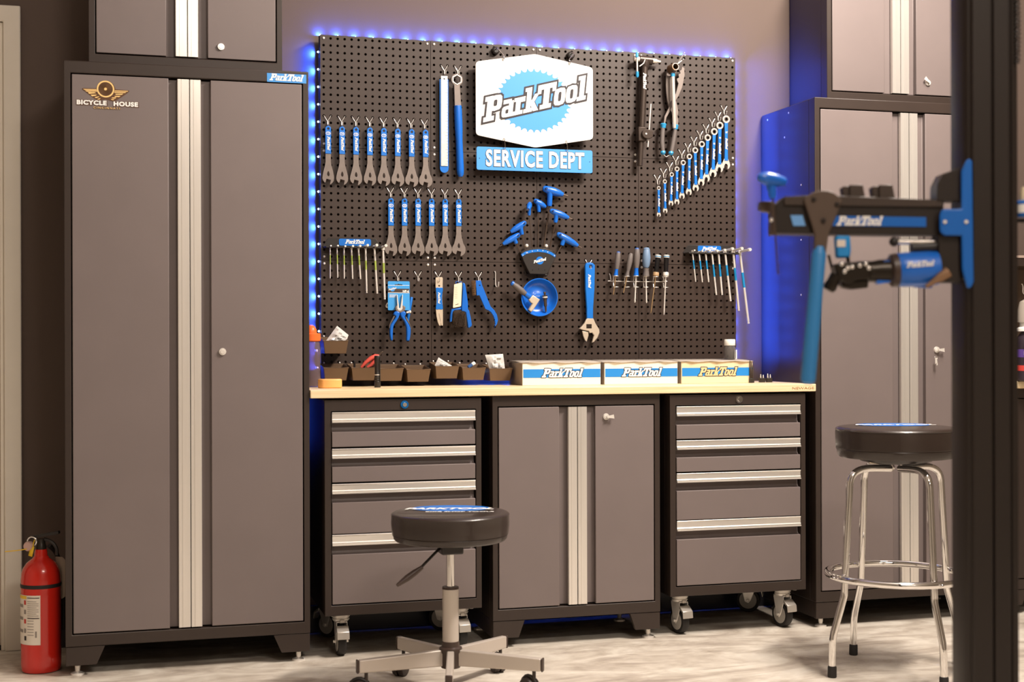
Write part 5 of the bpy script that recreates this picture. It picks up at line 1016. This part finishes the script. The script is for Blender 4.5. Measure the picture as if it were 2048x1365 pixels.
a, b = pw(1787, 541)-H*.005, pw(1872, 537)-H*.005
MB().rev(a, b, [(0, .030), (.06, .034), (.3, .0355), (.8, .0355), (1, .034)], 28).build('barrel', BLUEP, cl); mark_on(cl, 1829, 531, -.0415, .056, R(4))
MB().rev(pw(1776, 542)-H*.005, pw(1792, 541)-H*.005, [(0, .026), (.3, .0335), (1, .0345)], 28).build('nose_ring', DKP, cl)
BKM = M('oiled_black_metal', (44, 38, 32), .3, .6)
MB().rev(pw(1690, 545)-H*.005, pw(1778, 543)-H*.005, [(0, .018), (.3, .022), (.6, .0215), (.75, .024), (1, .025)], 20).build('jaw_shaft', BKM, cl)
quad([(1662, 530), (1690, 526), (1720, 526), (1735, 535), (1735, 560), (1705, 562), (1690, 570), (1670, 560)], -.03, .018, 'jaw_block', BKM, cl, .004)
quad([(1677, 560), (1732, 560), (1732, 577), (1700, 580), (1680, 576)], -.022, .012, 'lower_jaw', BKM, cl, .004)
MB().rev(pw(1668, 552)-H*.02, pw(1652, 582)-H*.02, [(0, .013), (.4, .0125), (.8, .014), (1, .010)], 16).build('jaw_knob', BKM, cl)
for u, vv in ((1676, 530), (1688, 538), (1697, 536), (1712, 533), (1724, 530), (1730, 538), (1682, 545)): q = pw(u, vv)-H*.03; MB().ball(tuple(q), .0055, 10).build('jaw_stud', CHROME, cl)
MB().cyl(pw(1657, 510), pw(1663, 534), .003, n=8).build('jaw_pin', BKM, cl)
quad([(1746, 529), (1760, 527), (1760, 534), (1746, 535)], -.02, .0, 'blue_tab', BLUEP, cl); quad([(1762, 523), (1776, 522), (1776, 530), (1762, 531)], -.02, .0, 'blue_tab', BLUEP, cl); quad([(1748, 562), (1775, 558), (1776, 566), (1750, 570)], -.02, .0, 'blue_tab', BLUEP, cl)
MB().cyl(pw(1790, 484), pw(1870, 484), .0065, n=14).build('guide_rod', CHROME, cl); MB().ball(tuple(pw(1788, 484)), .010, 12).build('rod_knob', BPL, cl); MB().rev(pw(1822, 497), pw(1872, 494), [(0, .012), (.5, .011), (1, .012)], 14).build('rod_sleeve', BPL, cl)
MB().rev(pw(1842, 575)-H*.035, pw(1885, 546)-H*.035, [(0, .004), (.3, .0055), (.6, .010), (1, .012)], 12).build('quick_lever', M('tarnished_lever', (150, 118, 92), .4, .6), cl); quad([(1830, 566), (1862, 570), (1862, 577), (1832, 575)], -.01, .02, 'blue_foot', BLUEP, cl)
hb = thing('bit_driver', 'small blue plastic driver block with white label hanging under the stand arm', 'driver', pw(1684, 516))
quad([(1669, 472), (1698, 472), (1700, 500), (1698, 516), (1672, 517)], -.012, .012, 'block', M('sky_blue_plastic', (36, 142, 214), .4), hb, .004); quad([(1671, 481), (1688, 481), (1688, 495), (1671, 495)], -.0135, -.0118, 'label', M('label_paper', (226, 214, 204), .6), hb, 0)
MB().cyl(pw(1695, 512), pw(1697, 528), .004, n=8).build('driver_tip', BKM, hb)
ph_ = thing('p_handle_key', 'blurred blue P-handle hex key standing at the left tip of the stand arm', 'hex key', pw(1548, 550))
MB().rev(pw(1508, 360)-H*.05, pw(1567, 367)-H*.02, [(0, .004), (.06, .009), (.3, .0135), (.7, .0125), (.95, .009), (1, .004)], 18).rev((pw(1540, 400)-H*.03), (pw(1536, 368)-H*.03), [(0, .007), (.3, .008), (1, .012)], 16).build('handle', BLUEP, ph_)
MB().cyl((pw(1540, 400)-H*.03), (pw(1551, 552)-H*.03), .0021, n=6).build('shaft', HEXM, ph_)
rt = thing('tube_holder', 'blue ringed cream tube peeking out behind the right side of the stand column', 'holder', pw(2052, 435))
MB().rev(pw(2052, 434), pw(2052, 402), [(0, .016), (.1, .020), (.9, .0205), (1, .018)], 24).build('ring', SB, rt); MB().rev(pw(2052, 427), pw(2052, 410), [(0, .0208), (1, .0210)], 24).build('white_band', WHITE, rt); MB().rev(pw(2050, 402), pw(2049, 374), [(0, .011), (.7, .009), (1, .004)], 16).build('nozzle', M('cream_nozzle', (226, 208, 176), .5), rt)
MB().bar(pw(2020, 440)+H*.02, pw(2060, 440)+H*.02, .012, .008).build('bracket', PK, rt)
# ------------------------------------------------------------------ second bench at the right edge
wt2 = thing('worktop', 'second bamboo worktop beyond the right locker, mostly hidden by the stand column', 'worktop', (3.3, -.18, .8715)); MB().box(2.56, 4.1, -.395, .03, .8716, .8993).build('board', BAM, wt2, bevel=.0025)
b2 = cupboard('base_cabinet', 'dark low cabinet under the second bench beyond the right locker', 2.565, 3.18, -.365, .0, .094, .871, (2.588, 2.806, 2.839, 2.8725, 2.9075, 2.939, 3.157), .137, .830, (.093, .114))
for ch in b2.children:
    if ch.name.startswith('door'):
        ch.data.materials.clear(); ch.data.materials.append(BLACK)
bt = thing('cleaner_bottle', 'spray cleaner bottle with black and purple label on the second bench', 'bottle', (0, 0, 0)); q = atz(2056, 763, WT); bt.location = (q.x, q.y, WT)
def bq(z): return Vector((q.x, q.y, z))
kx = (q-CAMP).dot(FWD)/FPX; zz = lambda v: at(2050, v, q.y).z
rB = 22.5*kx
bo = MB().rev(bq(WT+.0003), bq(zz(663)), [(0, rB*.8), (.02, rB), (.75, rB), (.88, rB*.92), (1, rB*.55)], 32).build('body', M('dark_label_film', (52, 44, 52), .35), bt)
MB().rev(bq(zz(645)), bq(zz(597)), [(0, rB*.95), (.5, rB*.9), (.85, rB*.7), (1, rB*.2)], 24).build('clear_dome', M('hazy_plastic', (206, 196, 184), .2, trans=.4), bt)
MB().rev(bq(zz(663)), bq(zz(644)), [(0, rB*1.0), (.3, rB*1.0), (.5, rB*.7), (1, rB*.7)], 24).build('white_collar', WHITEP, bt)
def ringw(name, v0, v1, mat): return MB().rev(bq(zz(v0)), bq(zz(v1)), [(0, rB*1.01), (1, rB*1.01)], 32, False).build(name, mat, bo)
ringw('purple_band', 715, 699, M('purple_print', (96, 70, 150), .4)); ringw('red_band', 742, 731, M('red_label_print', (206, 70, 64), .4))
def btext(s, size, u, v):
    me = text(s, size, 0, 0, 0, .03); c = at(u, v, q.y)-H*(rB*1.0+.004); me.transform(Matrix(((Sd.x, H.x, 0, c.x), (Sd.y, H.y, 0, c.y), (0, 0, 1, c.z), (0, 0, 0, 1)))); put('label_lettering', me, WHITE, bo)
btext('ple', .022, 2046, 680); btext('er', .022, 2044, 690.5); btext('K11', .02, 2047, 707)
MB().tube([tuple(at(u, v, q.y-.005)) for u, v in ((2043, 568), (2046, 574), (2046, 585), (2050, 592), (2055, 602))], .003, 8, sub=3).build('spray_wire', CHROME, bt)
sh = thing('wall_shelf', 'dark wall shelf with pale front edge above the second bench', 'shelf', (3.2, -.1, 1.2)); z_s = at(2040, 510, -.2).z
MB().box(2.60, 4.0, -.2, YW-.001, z_s-.045, z_s).build('board', BLACK, sh, bevel=.002); MB().box(2.60, 4.0, -.203, -.2005, z_s-.012, z_s-.002).build('front_edge', M('pale_shelf_edge', (170, 150, 138), .5), sh)
